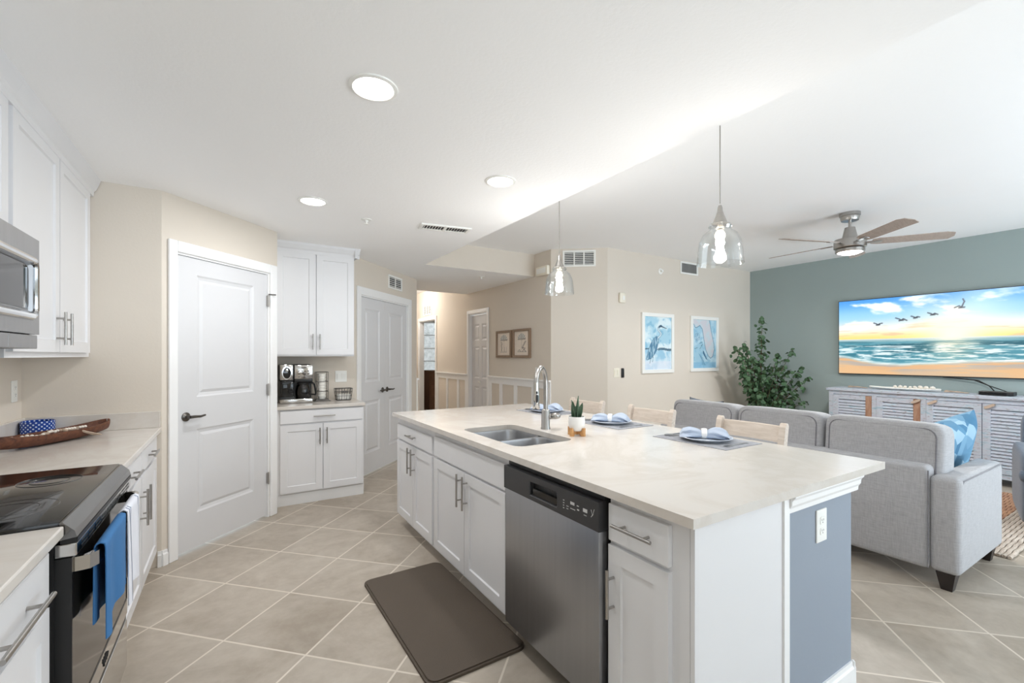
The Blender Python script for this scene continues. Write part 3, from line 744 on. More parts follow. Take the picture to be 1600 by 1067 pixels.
mb = MB().sup((0.065, -0.0905, 0.345), (0.025, 0.003, 0.009), 1, 1, 16, 8)
for i in range(4):
    for j in range(3):
        if (i, j) != (1, 1): mb.box(0.012+i*0.028, 0.03+i*0.028, -0.0925, -0.089, 0.25+j*0.028, 0.26+j*0.028, 0, 0.002)
mb.sup((0.065, -0.091, 0.29), (0.017, 0.004, 0.017), 1, 1, 16, 8)
mb.build('buttons', PEWTER, cp)
MB().box(-0.02, 0.145, -0.08, 0.0, 0.2, 0.236, 0, 0.006).build('brew_basket', BLACK, t)
cf = MB().lathe([(0, 0.0), (0.06, 0.0), (0.066, 0.02), (0.067, 0.07), (0.058, 0.115), (0.048, 0.135), (0.046, 0.135), (0.056, 0.112), (0.064, 0.07), (0.063, 0.02), (0.058, 0.004), (0, 0.004)], 28, (0.062, -0.03, 0.0475)).build('carafe', CARAFE, t)
MB().lathe([(0.0, 0.125), (0.05, 0.125), (0.052, 0.15), (0, 0.152)], 24, (0.062, -0.03, 0.0475)).tube([(0.105, -0.03, 0.19), (0.155, -0.03, 0.188), (0.168, -0.03, 0.17), (0.182, -0.03, 0.09), (0.178, -0.03, 0.072), (0.13, -0.03, 0.078)], [0.009, 0.01, 0.01, 0.009, 0.008, 0.007], 10).build('carafe_handle', BLACK, cf)

org = (0.775, 4.93, CT)
t = thing('cup_rack', 'slim wire rack holding a tall stack of white paper cups', 'rack', org)
mb = MB()
for x in (-0.055, 0.055): mb.tube([(x, -0.045, 0.0), (x, -0.045, 0.295), (x, 0.045, 0.295), (x, 0.045, 0.0)], 0.003, 6)
for z in (0.295, 0.2, 0.1): mb.tube([(-0.055, -0.045, z), (0.055, -0.045, z), (0.055, 0.045, z), (-0.055, 0.045, z)], 0.003, 6, closed=True)
mb.prism([(-0.075, -0.06), (0.075, -0.06), (0.075, 0.06), (-0.075, 0.06)], 0, 0.008, 'z'); mb.prism([(-0.06, -0.05), (0.06, -0.05), (0.06, 0.05), (-0.06, 0.05)], 0.008, 0.022, 'z')
mb.build('wire_frame', PEWTER, t)
t = thing('paper_cup_stack', 'tall column of stacked white paper cups inside the slim wire rack', 'cups', (0.775, 4.93, CT+0.0225))
for i in range(9):
    MB().lathe([(0, 0), (0.03, 0), (0.041, 0.03), (0.043, 0.032), (0.041, 0.033), (0, 0.0331)] if i < 8 else [(0, 0), (0.03, 0), (0.041, 0.022), (0.043, 0.024), (0.04, 0.024), (0, 0.018)], 22).build('paper_cup', PAPER, t, loc=(0, 0, 0.0292*i), ang=50)

org = (0.985, 4.93, CT)
t = thing('wire_basket', 'small black wire basket of packets beside the cup rack', 'basket', org)
mb = MB()
for z, k in ((0.004, 0.82), (0.045, 0.92), (0.085, 0.97), (0.12, 1.0)): mb.tube([(x*k, y*k, z) for x, y in rrect(-0.085, 0.085, -0.06, 0.06, 0.02, 4)], 0.0028 if z > 0.1 or z < 0.01 else 0.0018, 6, closed=True)
for q in range(16):
    x, y = rrect(-0.085, 0.085, -0.06, 0.06, 0.02, 3)[q]
    mb.tube([(x*0.82, y*0.82, 0.004), (x*0.97, y*0.97, 0.085), (x, y, 0.12)], 0.0016, 5)
for i in range(5):
    x = -0.056+i*0.028
    mb.tube([(x*0.82, -0.049, 0.004), (x, -0.0595, 0.12)], 0.0016, 5); mb.tube([(x*0.82, 0.049, 0.004), (x, 0.0595, 0.12)], 0.0016, 5)
    mb.tube([(x*0.82, -0.049, 0.003), (x*0.82, 0.049, 0.003)], 0.0016, 5)
mb.build('wire_frame', BLACK, t)
MB().prism(rrect(-0.035, 0.035, 0.075, 0.1, 0.006), -0.064, -0.0615, 'y').build('name_plate', PEWTER, t)
random.seed(2)
for i in range(9):
    o = MB().box(-0.022, 0.022, -0.008, 0.008, -0.028, 0.028, 0, 0.006).build('sweetener_packet', PAPER, None, loc=(0.985-0.045+0.045*(i % 3), 4.905+0.024*(i//3), CT+0.034))
    o.rotation_euler = (0.12, 0, random.uniform(-0.2, 0.2)); tag(o, 'white packet standing inside the small black wire basket', 'packet', 'packets in the wire basket')
# ------------------------------------------------------------------ island (cabinets face -X: local x runs along -Y)
RM = rad(-90); IF = 1.157
def isl(y): return (IF, y, 0)
cabinet('island_cabinet', 'white island cabinet with a drawer and two doors at the far end of the island', isl(3.61), RM, 0.775, 0.48, 0, 0.875,
        [('drawer', 0.01, 0.755, 0.705, 0.82, 0.38, 0.765, 'x', 0.17), ('door', 0.01, 0.38, 0.1, 0.69, 0.345, 0.585, 'z'), ('door', 0.386, 0.755, 0.1, 0.69, 0.42, 0.585, 'z')], 0.095)
cabinet('island_cabinet', 'white sink cabinet with a blank false front in the middle of the island', isl(2.833), RM, 0.965, 0.48, 0, 0.64,
        [('false', 0.015, 0.935, 0.705, 0.835), ('door', 0.015, 0.472, 0.1, 0.69, 0.437, 0.585, 'z'), ('door', 0.478, 0.935, 0.1, 0.69, 0.513, 0.585, 'z')], 0.095)
cabinet('island_cabinet', 'white island cabinet with one drawer and one door right of the dishwasher', isl(1.192), RM, 0.33, 0.48, 0, 0.875,
        [('drawer', 0.008, 0.268, 0.715, 0.845, 0.14, 0.785, 'x', 0.17), ('door', 0.008, 0.268, 0.1, 0.7, 0.035, 0.54, 'z', 0.17)], 0.095)
# the sink cabinet is open-topped for the basins: a face frame above its lower body
for ob in bpy.data.objects:
    if ob.get('label', '').startswith('white sink cabinet'):
        MB().box(0, 0.965, 0, 0.02, 0.64, 0.875).box(0, 0.018, 0.02, 0.48, 0.64, 0.875).box(0.947, 0.965, 0.02, 0.48, 0.64, 0.875).build('face_frame', CAB, ob, False)
tag(MB().box(IF, 1.64, 0.845, 0.8605, 0.0, 0.875).build('end_panel', CAB, smooth=False), 'plain white panel closing the near end of the island', 'panel')
struct(MB().box(1.662, 2.19, 0.853, 3.6, 0, 0.875).build('wall_island', ISLE, smooth=False), 'blue-grey half wall along the seating side of the island', 'wall')
mb = MB().box(1.641, 1.675, 0.838, 0.853, 0, 0.875)
struct(mb.build('trim_3', TRIM, smooth=False), 'white corner strip between the white panel and the blue-grey half wall', 'trim')
pr = [(0, 0.805), (-0.012, 0.808), (-0.014, 0.825), (-0.022, 0.838), (-0.024, 0.855), (-0.034, 0.868), (-0.034, 0.8745), (0, 0.8745)]
mb = MB().prism([(0.853+a, z) for a, z in pr], 1.676, 2.224, 'x')
mb.prism([(2.19-a, z) for a, z in pr], 0.8535, 3.6, 'y')
struct(mb.build('trim_4', TRIM, smooth=False), 'white stepped molding under the island countertop', 'trim')
baseboard('baseboard_island', (1.676, 0.853), (2.204, 0.853), label='white baseboard on the end of the island half wall')
baseboard('baseboard_island_side', (2.19, 3.6), (2.19, 0.84), label='white baseboard on the seating side of the island')
for ob in bpy.data.objects:
    if ob.name == 'baseboard_island_side': ob.rotation_euler = (0, 0, rad(90)); ob.location = (2.19, 0.84, 0)
plate('outlet', 'white outlet on the blue-grey end of the island', (1.93, 0.853, 0.715), 0, 0.078, 0.125)

# countertop with an undermount sink cut-out
SX0, SX1, SY0, SY1 = 1.225, 1.605, 1.925, 2.585
t = thing('countertop', 'large white quartz island countertop with the sink cut-out', 'countertop', (1.765, 2.2, CT))
b = bmesh.new()
outer = [(1.11, 0.815), (2.42, 0.815), (2.42, 3.64), (1.11, 3.64)]; inner = rrect(SX0, SX1, SY0, SY1, 0.06)
es = []
for loop in (outer, inner):
    vs = [b.verts.new((x, y, CT)) for x, y in loop]
    for i in range(len(vs)): es.append(b.edges.new((vs[i], vs[(i+1) % len(vs)])))
bmesh.ops.triangle_fill(b, use_beauty=True, edges=es)
for f in b.faces:
    if f.normal.z < 0: f.normal_flip()
r = bmesh.ops.extrude_face_region(b, geom=list(b.faces))
for v in r['geom']:
    if isinstance(v, bmesh.types.BMVert): v.co.z = 0.8751
bmesh.ops.recalc_face_normals(b, faces=b.faces)
mb = MB(); mb._add(b, 0); mb.build('slab', QUARTZ, t, False, org=(1.765, 2.2, CT))

# sink
t = thing('sink', 'stainless double-bowl undermount sink in the island', 'sink', (1.415, 2.255, 0.87))
def basin(y0, y1, name):
    mb = MB(); rows = []
    for (ins, z) in ((-0.012, 0.874), (0.0, 0.874), (0.004, 0.86), (0.008, 0.72), (0.02, 0.695), (0.05, 0.688), (0.12, 0.686)):
        rr = max(0.062-ins*0.2, 0.02)
        rows.append([(x, y, z) for x, y in rrect(SX0+ins, SX1-ins, y0+ins, y1-ins, rr)])
    for q in rows: q.append(q[0])
    mb.grid(rows); mb.face([p for p in rows[-1][:-1]])
    o = mb.build(name, STEEL, t, org=(1.415, 2.255, 0.87), ang=50)
    MB().lathe([(0, 0.002), (0.03, 0.002), (0.034, 0.0035), (0.042, 0.003), (0.043, 0)], 24, ((SX0+SX1)/2, (y0+y1)/2, 0.686)).build('drain', NICKEL, o, org=(1.415, 2.255, 0.87))
basin(SY0+0.003, 2.243, 'basin'); basin(2.262, SY1-0.003, 'basin')

# faucet
org = Vector((1.682, 2.31, CT))
t = thing('faucet', 'brushed nickel gooseneck pull-down faucet behind the sink', 'faucet', org)
dx, dy = -0.82, -0.572
pts = [(0, 0, 0.05), (0, 0, 0.12), (0, 0, 0.28)]
R = 0.087
for i in range(1, 13):
    a = PI-PI*i/12*1.02
    s = R+R*math.cos(a); pts.append((dx*s, dy*s, 0.28+R*1.25*math.sin(a)))
mb = MB().tube(pts, 0.0145, 16); mb.build('gooseneck', NICKEL, t)
MB().lathe([(0, 0), (0.031, 0), (0.031, 0.006), (0.027, 0.012), (0.026, 0.115), (0.02, 0.125), (0, 0.125)], 28).build('base', NICKEL, t)
e = Vector(pts[-1])
sh = MB().lathe([(0, 0.03), (0.0155, 0.03), (0.017, 0.0), (0.0205, -0.07), (0.024, -0.125), (0.0215, -0.13), (0, -0.128)], 24, e).build('spray_head', STEELH, t)
nrm = Vector((-0.3, -0.95, 0)).normalized()
MB().sup(e+nrm*0.0205+Vector((0, 0, -0.065)), (0.009, 0.005, 0.024), 0.6, 1, 16, 10, 0).sup(e+nrm*0.019+Vector((0, 0, -0.03)), (0.007, 0.004, 0.009), 1, 1, 12, 8).build('spray_button', DARKP, sh)
hd = Vector((0.85, -0.527, 0))
mb = MB().tube([hd*0.02+Vector((0, 0, 0.075)), hd*0.05+Vector((0, 0, 0.077))], 0.016, 16)
mb.sup(hd*0.062+Vector((0, 0, 0.082)), (0.034, 0.03, 0.02), 0.8, 1, 22, 12)
mb.build('lever_handle', NICKEL, t)

# dishwasher
DY0, DY1 = 1.197, 1.862; w = DY1-DY0
t = thing('dishwasher', 'stainless dishwasher with a charcoal control strip built into the island', 'dishwasher', (1.135, DY1, 0), RM)
MB().box(0.004, w-0.004, 0.03, 0.5, 0.1, 0.85).box(0.004, w-0.004, 0.0, 0.03, 0.846, 0.872).box(0.0, w, 0.09, 0.11, 0.0, 0.1).build('body', BLACK, t, False)
MB().box(0.006, w-0.006, -0.024, 0.03, 0.1, 0.738, 0, 0.006).build('door', STEEL, t)
px = w*0.33; pw = w*0.63
cp = MB().slab(0.004, w-0.004, 0.739, 0.845, 0.056, [(px, pw, 0.756, 0.82)], [(0.004, 0.003), (0.006, 0.028)], y=-0.028).build('control_panel', [CTRL], t, False)
MB().prism(rrect(px+0.008, pw-0.008, 0.76, 0.788, 0.012), -0.018, -0.002, 'y').build('pocket_handle', BLACKG, cp)
mb = MB()
def mk(a, b, c, d):
    a, b = (0.69+(k-0.455)*0.568 for k in (a, b)); mb.box(w*a, w*b, -0.0289, -0.0279, c, d)
mk(0.455, 0.475, 0.80, 0.803); mk(0.455, 0.475, 0.79, 0.793); mk(0.455, 0.47, 0.78, 0.783); mk(0.455, 0.472, 0.77, 0.773)
mk(0.51, 0.545, 0.783, 0.785); mk(0.51, 0.54, 0.773, 0.775)
for i in range(3): mk(0.575+0.022*i, 0.592+0.022*i, 0.797, 0.808)
for i in range(4): mk(0.575+0.02*i, 0.588+0.02*i, 0.78, 0.783)
mk(0.675, 0.705, 0.80, 0.803); mk(0.68, 0.71, 0.785, 0.79); mk(0.77, 0.83, 0.79, 0.803); mk(0.78, 0.82, 0.778, 0.78)
mb.tube([(w*0.935, -0.0285, 0.81), (w*0.947, -0.0285, 0.79), (w*0.96, -0.0285, 0.815)], 0.0012, 4); mb.tube([(w*0.935, -0.0285, 0.783), (w*0.952, -0.0285, 0.797)], 0.0012, 4)
mb.build('printed_icons', MARK, cp, False)

# things on the island
org = Vector((1.70, 2.03, CT))
t = thing('plant_stand', 'small crossed bamboo stand under the white pot', 'stand', org, rad(15))
mb = MB()
for a in (0, PI/2):
    M = Matrix.Rotation(a, 4, 'Z')
    for s in (-1, 1):
        u = MB().prism([(s*0.004, 0.006), (s*0.03, 0.012), (s*0.036, 0.0), (s*0.056, 0.0), (s*0.056, 0.047), (s*0.046, 0.047), (s*0.04, 0.026), (s*0.004, 0.024)], -0.009, 0.009, 'y')
        u.xf(M); me = bpy.data.meshes.new('t'); u.bm.to_mesh(me); u.bm.free(); mb.bm.from_mesh(me); bpy.data.meshes.remove(me)
mb.build('frame', BAMBOO, t, False)
t = thing('potted_succulent', 'little snake plant in a round white pot on the bamboo stand', 'plant', org+Vector((0, 0, 0.0275)))
MB().lathe([(0, 0), (0.03, 0), (0.037, 0.005), (0.047, 0.028), (0.049, 0.05), (0.0475, 0.082), (0.045, 0.083), (0.0435, 0.07), (0, 0.07)], 32).build('pot', WHITEC, t)
MB().lathe([(0, 0.073), (0.03, 0.074), (0.0425, 0.072)], 20).build('soil', SOIL, t)
random.seed(7)
for i, (a, h, ln, tw) in enumerate(((0.3, 0.13, 0.008, 0), (1.9, 0.105, 0.02, 0.5), (3.4, 0.085, 0.036, 1.2), (5.2, 0.095, 0.024, 2.1), (4.4, 0.12, 0.01, 0.9), (0.9, 0.07, 0.035, 1.7), (2.7, 0.1, 0.012, 2.6))):
    rows = []
    bx, by = 0.013*math.cos(a), 0.013*math.sin(a)
    for k in range(11):
        q = k/10; wv = 0.0195*(0.55+0.9*q-1.4*q*q)*1.2 if q < 1 else 0.0006
        c = Vector((bx+ln*math.cos(a)*q**1.4, by+ln*math.sin(a)*q**1.4, 0.07+h*q)); dr = Vector((math.cos(tw+0.4*q), math.sin(tw+0.4*q), 0)); nn = Vector((-dr.y, dr.x, 0))
        rows.append([c+dr*wv*s+nn*0.004*(s*s-0.4) for s in (-1, -0.5, 0, 0.5, 1)])
    MB().grid(rows, 0, 0.0022).build('leaf', SUCC, t)

settings = [(1.545, 'nearest the blue-grey island end', 'third'), (2.265, 'in the middle of the island', 'second'), (3.005, 'at the far island end behind the faucet', 'first')]
def fork_mesh(kind):
    mb = MB(); L = 0.19
    if kind == 'knife':
        mb.prism([(-0.008, -L/2), (0.008, -L/2), (0.007, -0.005), (0.009, 0.0), (0.009, 0.08), (0.002, L/2), (-0.007, 0.06), (-0.006, -0.005)], 0.0005, 0.0035, 'z', 0, 0.0008); return mb
    mb.prism([(-0.009, -L/2), (0.009, -L/2), (0.004, -0.01), (0.004, 0.035), (-0.004, 0.035), (-0.004, -0.01)], 0.0008, 0.0035, 'z', 0, 0.0008)
    if kind == 'spoon': mb.sup((0, 0.06, 0.004), (0.0185, 0.03, 0.0035), 1, 1, 20, 8)
    else:
        mb.prism([(-0.005, 0.033), (0.005, 0.033), (0.013, 0.05), (0.013, 0.062), (-0.013, 0.062), (-0.013, 0.05)], 0.001, 0.0038, 'z', 0, 0.0008)
        for k in range(4): mb.box(-0.0128+k*0.0075, -0.0098+k*0.0075, 0.061, 0.096, 0.0018, 0.004)
    return mb
for (yc, where, nth) in settings:
    xc = 2.205
    tag(MB().box(-0.16, 0.16, -0.225, 0.225, 0, 0.003, 0, 0.001).build('placemat', MATG, loc=(xc, yc, CT)), 'grey woven placemat '+where, 'placemat', 'placemats on the island')
    z = CT+0.003
    p = MB().lathe([(0, 0.0), (0.085, 0.0), (0.09, 0.004), (0.128, 0.015), (0.136, 0.02), (0.134, 0.022), (0.126, 0.019), (0.086, 0.009), (0, 0.008)], 44).build('plate', PLATEB, loc=(xc-0.01, yc-0.01, z))
    tag(p, 'pale blue dinner plate '+where, 'plate', 'plates on the island')
    random.seed(int(yc*100)); rows = []; nL = 44
    for i in range(nL+1):
        s = -1+2*i/nL; q = abs(s)
        hw = 0.023+0.05*min(1, (q/0.75))**0.9*(1 if q < 0.85 else 1-0.55*((q-0.85)/0.15)**2); hh = 0.017+0.009*math.sin(min(q, 1)*PI)*(1.25 if s < 0 else 1.0)
        if q > 0.9: hh *= 1-0.45*(q-0.9)/0.1
        row = []
        for k in range(32):
            a = 2*PI*k/32; rip = 1+0.22*min(1, q*1.6)*math.sin(5*a+s*2+yc)+0.11*math.sin(9*a+s*5+2*yc)*q
            row.append((hw*math.cos(a)*rip, s*0.125, hh*0.98+0.0+hh*math.sin(a)*(rip if math.sin(a) > 0 else 0.98)))
        row.append(row[0]); rows.append(row)
    mb = MB().grid(rows); mb.face(rows[0][:-1]); mb.face(rows[-1][:-1][::-1])
    na = rad(38)
    n = mb.build('napkin', LINEN, loc=(xc-0.01, yc, z+0.0095), rotz=na, ang=80)
    tag(n, 'gathered pale blue linen napkin on the plate '+where, 'napkin', 'napkins on the plates')
    rg = MB().lathe([(0.0255, -0.014), (0.031, -0.014), (0.033, 0), (0.031, 0.014), (0.0255, 0.014), (0.0245, 0), (0.0255, -0.014)], 28, (0, 0, 0), 0, Matrix.Diagonal((1.05, 1, 0.86, 1)) @ Matrix.Rotation(R90, 4, 'X')).build('napkin_ring', WHITEC, loc=(xc-0.01, yc, z+0.0105+0.0245), rotz=na)
    tag(rg, 'white ceramic napkin ring around the napkin '+where, 'napkin ring', 'napkin rings')
    for kind, dy_, rz in (('fork', -0.18, 90), ('knife', 0.165, 90), ('spoon', 0.198, 90)):
        o = fork_mesh(kind).build(kind, STEEL, loc=(xc, yc+dy_, z), rotz=rad(rz))
        tag(o, 'stainless %s beside the plate %s' % (kind, where), kind, kind+'s on the placemats')

# stools on the far side (they face -X)
def stool(label, loc):
    t = thing('counter_stool', label, 'stool', loc, 0, 'whitewashed counter stools')
    for s in (-1, 1):
        MB().tube([(-0.02, s*0.205, 0), (-0.02, s*0.205, 0.62)], [0.018, 0.02], 4).box(-0.038, 0.002, s*0.205-0.02, s*0.205+0.02, 0, 0.6, 0, 0.004).build('leg', GREYWOOD, t, False)
        pr = [(0.355, 0.0), (0.315, 0.6), (0.325, 0.72), (0.372, 0.965), (0.385, 0.985), (0.4, 0.985), (0.41, 0.97), (0.366, 0.72), (0.357, 0.6), (0.392, 0.0)]
        MB().prism(pr, s*0.195-0.019, s*0.195+0.019, 'y', 0, 0.004).build('back_post', GREYWOOD, t, False)
    MB().box(-0.05, 0.34, -0.23, 0.23, 0.6, 0.635, 0, 0.012).build('seat', GREYWOOD, t, False)
    for z0, z1, x in ((0.872, 0.965, 0.378), (0.745, 0.825, 0.352)):
        rows = []
        for j in range(17):
            y = -0.178+0.356*j/16; bow = 0.022*(1-(y/0.178)**2); lean = 0.2*(z1-z0)
            rows.append([(x+bow, y, z0), (x+bow+0.016, y, z0), (x+bow+0.016+lean, y, z1-0.006), (x+bow+0.008+lean, y, z1), (x+bow+lean, y, z1-0.006), (x+bow, y, z0)])
        mb = MB().grid(rows); mb.face(rows[0][:-1]); mb.face(rows[-1][:-1][::-1]); mb.build('back_rail', GREYWOOD, t, False)
    for s in (-1, 1): MB().box(-0.0, 0.35, s*0.2-0.01, s*0.2+0.01, 0.28, 0.31).build('stretcher', GREYWOOD, t, False)
    MB().box(-0.03, -0.01, -0.19, 0.19, 0.2, 0.235).build('stretcher', GREYWOOD, t, False)
    return t
s0 = stool('whitewashed wooden counter stool nearest the blue-grey island end, in front of the sofa', (2.265, 1.555, 0))
dup(s0, (2.265, 2.315, 0), None, 'whitewashed wooden counter stool tucked at the middle placemat')
dup(s0, (2.265, 3.03, 0), None, 'whitewashed wooden counter stool at the far placemat behind the little snake plant')

mb = MB().prism(rrect(-0.245, 0.245, -0.515, 0.515, 0.045), 0.0, 0.012, 'z').prism(rrect(-0.235, 0.235, -0.505, 0.505, 0.042), 0.012, 0.018, 'z')
tag(mb.build('kitchen_mat', BROWNMAT, loc=(0.92, 2.265, 0), rotz=rad(1.0)), 'dark brown cushioned mat on the floor before the sink cabinet', 'mat')

# ------------------------------------------------------------------ ceiling fittings of the kitchen
def recessed(label, x, y, power):
    t = thing('recessed_light', label, 'ceiling light', (x, y, ZK), 0, 'recessed kitchen lights')
    MB().lathe([(0.078, 0.0), (0.096, 0.0), (0.094, -0.005), (0.08, -0.008), (0.076, -0.004), (0.078, 0.0)], 36).build('trim_ring', PLASTIC, t)
    MB().lathe([(0, -0.0045), (0.077, -0.0045), (0.077, 0), (0, 0)], 36).build('lens', LENS, t)
    lamp('recessed_lamp', 'AREA', (0, 0, -0.02), power, (0.97, 0.985, 1.0), t, 0.14)
recessed('largest round recessed light, nearest in the kitchen ceiling', 0.48, 1.826, 5)
recessed('round recessed light over the island near the ceiling step', 1.40, 2.394, 6.5)
recessed('smallest round recessed light, in front of the pantry door', 0.476, 3.388, 7.5)
def sprinkler(label, loc, M=None):
    t = thing('sprinkler_head', label, 'sprinkler', loc)
    M = M or Matrix.Identity(4)
    MB().lathe([(0, 0), (0.042, 0), (0.04, -0.004), (0.014, -0.008), (0.012, -0.02), (0, -0.02)], 24, (0, 0, 0), 0, M).build('cover_ring', PLASTIC, t)
    MB().lathe([(0, -0.02), (0.006, -0.02), (0.005, -0.034), (0.018, -0.035), (0.018, -0.038), (0, -0.038)], 16, (0, 0, 0), 0, M).build('deflector', PLASTIC, t)
sprinkler('small white sprinkler head in the kitchen ceiling before the coffee nook', (0.9, 3.63, ZK))
sprinkler('small white sprinkler head in the lowered hall ceiling', (2.877, 5.43, ZK))
sprinkler('small white sprinkler head high on the beige living room wall', (5.056, 4.24, 2.535), Matrix.Rotation(rad(-90), 4, 'X'))
def vent(label, loc, rotz, w, h, nv=10, mid=0, M=None, vertical=True):
    t = thing('air_vent', label, 'vent', loc, rotz)
    b = 0.025
    mb = MB().box(-w/2, w/2, -0.012, 0, h/2-b, h/2, 0, 0.003).box(-w/2, w/2, -0.012, 0, -h/2, -h/2+b, 0, 0.003).box(-w/2, -w/2+b, -0.012, 0, -h/2+b, h/2-b, 0, 0.003).box(w/2-b, w/2, -0.012, 0, -h/2+b, h/2-b, 0, 0.003)
    for k in range(mid):
        x = -w/2+b+(w-2*b)*(k+1)/(mid+1); mb.box(x-0.008, x+0.008, -0.011, 0, -h/2+b, h/2-b)
    if M: mb.xf(M)
    mb.build('frame', PLASTIC, t, False)
    mb = MB()
    if vertical:
        for i in range(nv):
            x = -w/2+b+(w-2*b)*(i+0.5)/nv; mb.prism([(x-0.006, -0.01), (x-0.003, -0.01), (x+0.006, -0.002), (x+0.003, -0.002)], -h/2+b, h/2-b, 'z')
    else:
        for i in range(nv):
            z = -h/2+b+(h-2*b)*(i+0.5)/nv; mb.prism([(-0.01, z-0.006), (-0.01, z-0.003), (-0.002, z+0.006), (-0.002, z+0.003)], -w/2+b, w/2-b, 'x')
    if M: mb.xf(M)
    mb.build('louvers', PLASTIC, t, False)
    mb = MB().box(-w/2+b, w/2-b, -0.0015, 0, -h/2+b, h/2-b)
    if M: mb.xf(M)
    mb.build('duct_shade', RECESS_SHADE, t, False)  # grey sheet painted in for the shade behind the louvers
    return t
p = diag(KC, 0.9); vent('square air vent above the closet doors', (p[0], p[1], 2.29), rad(45), 0.36, 0.17, 5, 1, vertical=False)
ja = math.atan2(4.24-4.69, 4.06-3.5)
vent('wide air vent on the short angled wall by the ceiling', (3.78, 4.465, 2.61), ja, 0.42, 0.21, 7, 2, vertical=False)
vent('air vent high on the beige living room wall right of the prints', (5.67, 4.24, 2.635), 0, 0.4, 0.18, 22)
vent('small vent above the far doorway at the end of the hall', (3.5, 9.02, 2.32), rad(-90), 0.45, 0.22, 8, 2, vertical=False)
vent('rectangular air vent in the kitchen ceiling', (1.52, 3.52, ZK), rad(-10), 0.42, 0.16, 16, 1, Matrix.Rotation(rad(90), 4, 'X'))
t = thing('alarm_box', 'small ivory alarm box on the beige wall above the heron print', 'alarm', (4.3, 4.24, 2.115))
MB().box(-0.05, 0.05, -0.035, 0, -0.065, 0.065, 0, 0.012).build('body', IVORY, t); MB().sup((0.012, -0.036, 0.0), (0.02, 0.006, 0.028), 0.6, 1, 16, 8).build('strobe_lens', PLASTIC, t)
t = thing('emergency_light', 'white emergency light box high on the hall wall near the corner', 'light box', (3.5, 4.84, 2.48), rad(-90))
MB().box(-0.13, 0.13, -0.05, 0, -0.06, 0.06, 0, 0.012).build('body', IVORY, t); MB().box(-0.1, 0.1, -0.056, -0.05, -0.035, 0.035, 0, 0.004).build('lens', PLASTIC, t)
plate('switch_plate', 'white switch plate on the beige wall left of the black remote', (4.215, 4.24, 1.145), 0, 0.1, 0.12, 'switch', IVORY, 'switch')
t = thing('remote_holder', 'slim black remote in its cradle on the wall beside the switch plate', 'remote', (4.32, 4.24, 1.14))
MB().box(-0.022, 0.022, -0.012, 0, -0.062, 0.062, 0, 0.004).build('cradle', DARKP, t); MB().box(-0.017, 0.017, -0.02, -0.012, -0.055, 0.055, 0, 0.004).build('remote', BLACK, t)
plate('switch_plate', 'white switch plate on the taupe hall wall behind the faucet', (3.5, 5.0, 1.145), rad(-90), 0.075, 0.12, 'switch', None, 'switch')

# pendants
def pendant(label, x, y, power):
    t = thing('pendant_light', label, 'pendant', (x, y, ZL), 0, 'glass pendants over the island')
    zb = 1.82-ZL
    MB().lathe([(0, 0), (0.06, 0), (0.06, -0.01), (0.05, -0.022), (0, -0.024)], 28).build('canopy', NICKEL, t)
    MB().tube([(0, 0, -0.02), (0, 0, zb+0.3)], 0.0028, 8).build('cord', NICKEL, t)
    MB().lathe([(0, 0.29), (0.008, 0.29), (0.012, 0.275), (0.013, 0.262), (0.02, 0.24), (0.034, 0.205), (0.036, 0.2), (0, 0.2)], 24, (0, 0, zb)).build('socket_cap', NICKEL, t)
    MB().lathe([(0.03, 0.202), (0.045, 0.197), (0.052, 0.185), (0.046, 0.172), (0.054, 0.165), (0.078, 0.145), (0.094, 0.11), (0.1, 0.07), (0.104, 0.02), (0.107, 0.0), (0.1085, 0.002), (0.106, 0.022), (0.102, 0.071), (0.096, 0.111), (0.0795, 0.147), (0.055, 0.167), (0.048, 0.172), (0.054, 0.185), (0.046, 0.199), (0.03, 0.205), (0.03, 0.202)], 44, (0, 0, zb)).build('glass_shade', GLASS, t)
    MB().lathe([(0, 0.118), (0.01, 0.119), (0.019, 0.126), (0.0235, 0.138), (0.022, 0.151), (0.015, 0.163), (0.011, 0.168), (0, 0.168)], 22, (0, 0, zb)).build('bulb', BULB, t)
    MB().lathe([(0, 0.166), (0.0135, 0.166), (0.0135, 0.2), (0, 0.2)], 18, (0, 0, zb)).build('socket', NICKEL, t)
    lamp('pendant_lamp', 'POINT', (0, 0, zb+0.05), power, (1.0, 0.97, 0.94), t, 0.03)
pendant('nearer and larger of the two clear glass pendant lights', 2.05, 1.354, 5)
pendant('farther clear glass pendant light before the angled wall', 2.05, 2.644, 10)

# ceiling fan
t = thing('ceiling_fan', 'brushed nickel five-blade ceiling fan with a lit bowl in the living area', 'fan', (5.06, 1.98, ZL))
MB().lathe([(0, 0), (0.085, 0), (0.085, -0.03), (0.078, -0.036), (0.078, -0.05), (0.07, -0.075), (0, -0.078)], 32).build('canopy', NICKEL, t)
MB().tube([(0, 0, -0.07), (0, 0, -0.2)], 0.013, 14).build('downrod', NICKEL, t)
MB().lathe([(0, -0.14), (0.042, -0.14), (0.062, -0.235), (0.066, -0.245), (0.125, -0.255), (0.13, -0.265), (0.13, -0.335), (0.115, -0.345), (0.1, -0.35), (0, -0.35)], 36).build('motor_housing', NICKEL, t)
MB().lathe([(0.1, -0.35), (0.118, -0.35), (0.118, -0.375), (0.112, -0.38), (0.1, -0.38)], 36).build('light_ring', NICKEL, t)
MB().lathe([(0, -0.4), (0.06, -0.396), (0.1, -0.38), (0.1, -0.37), (0, -0.37)], 32).build('light_bowl', LENS, t)
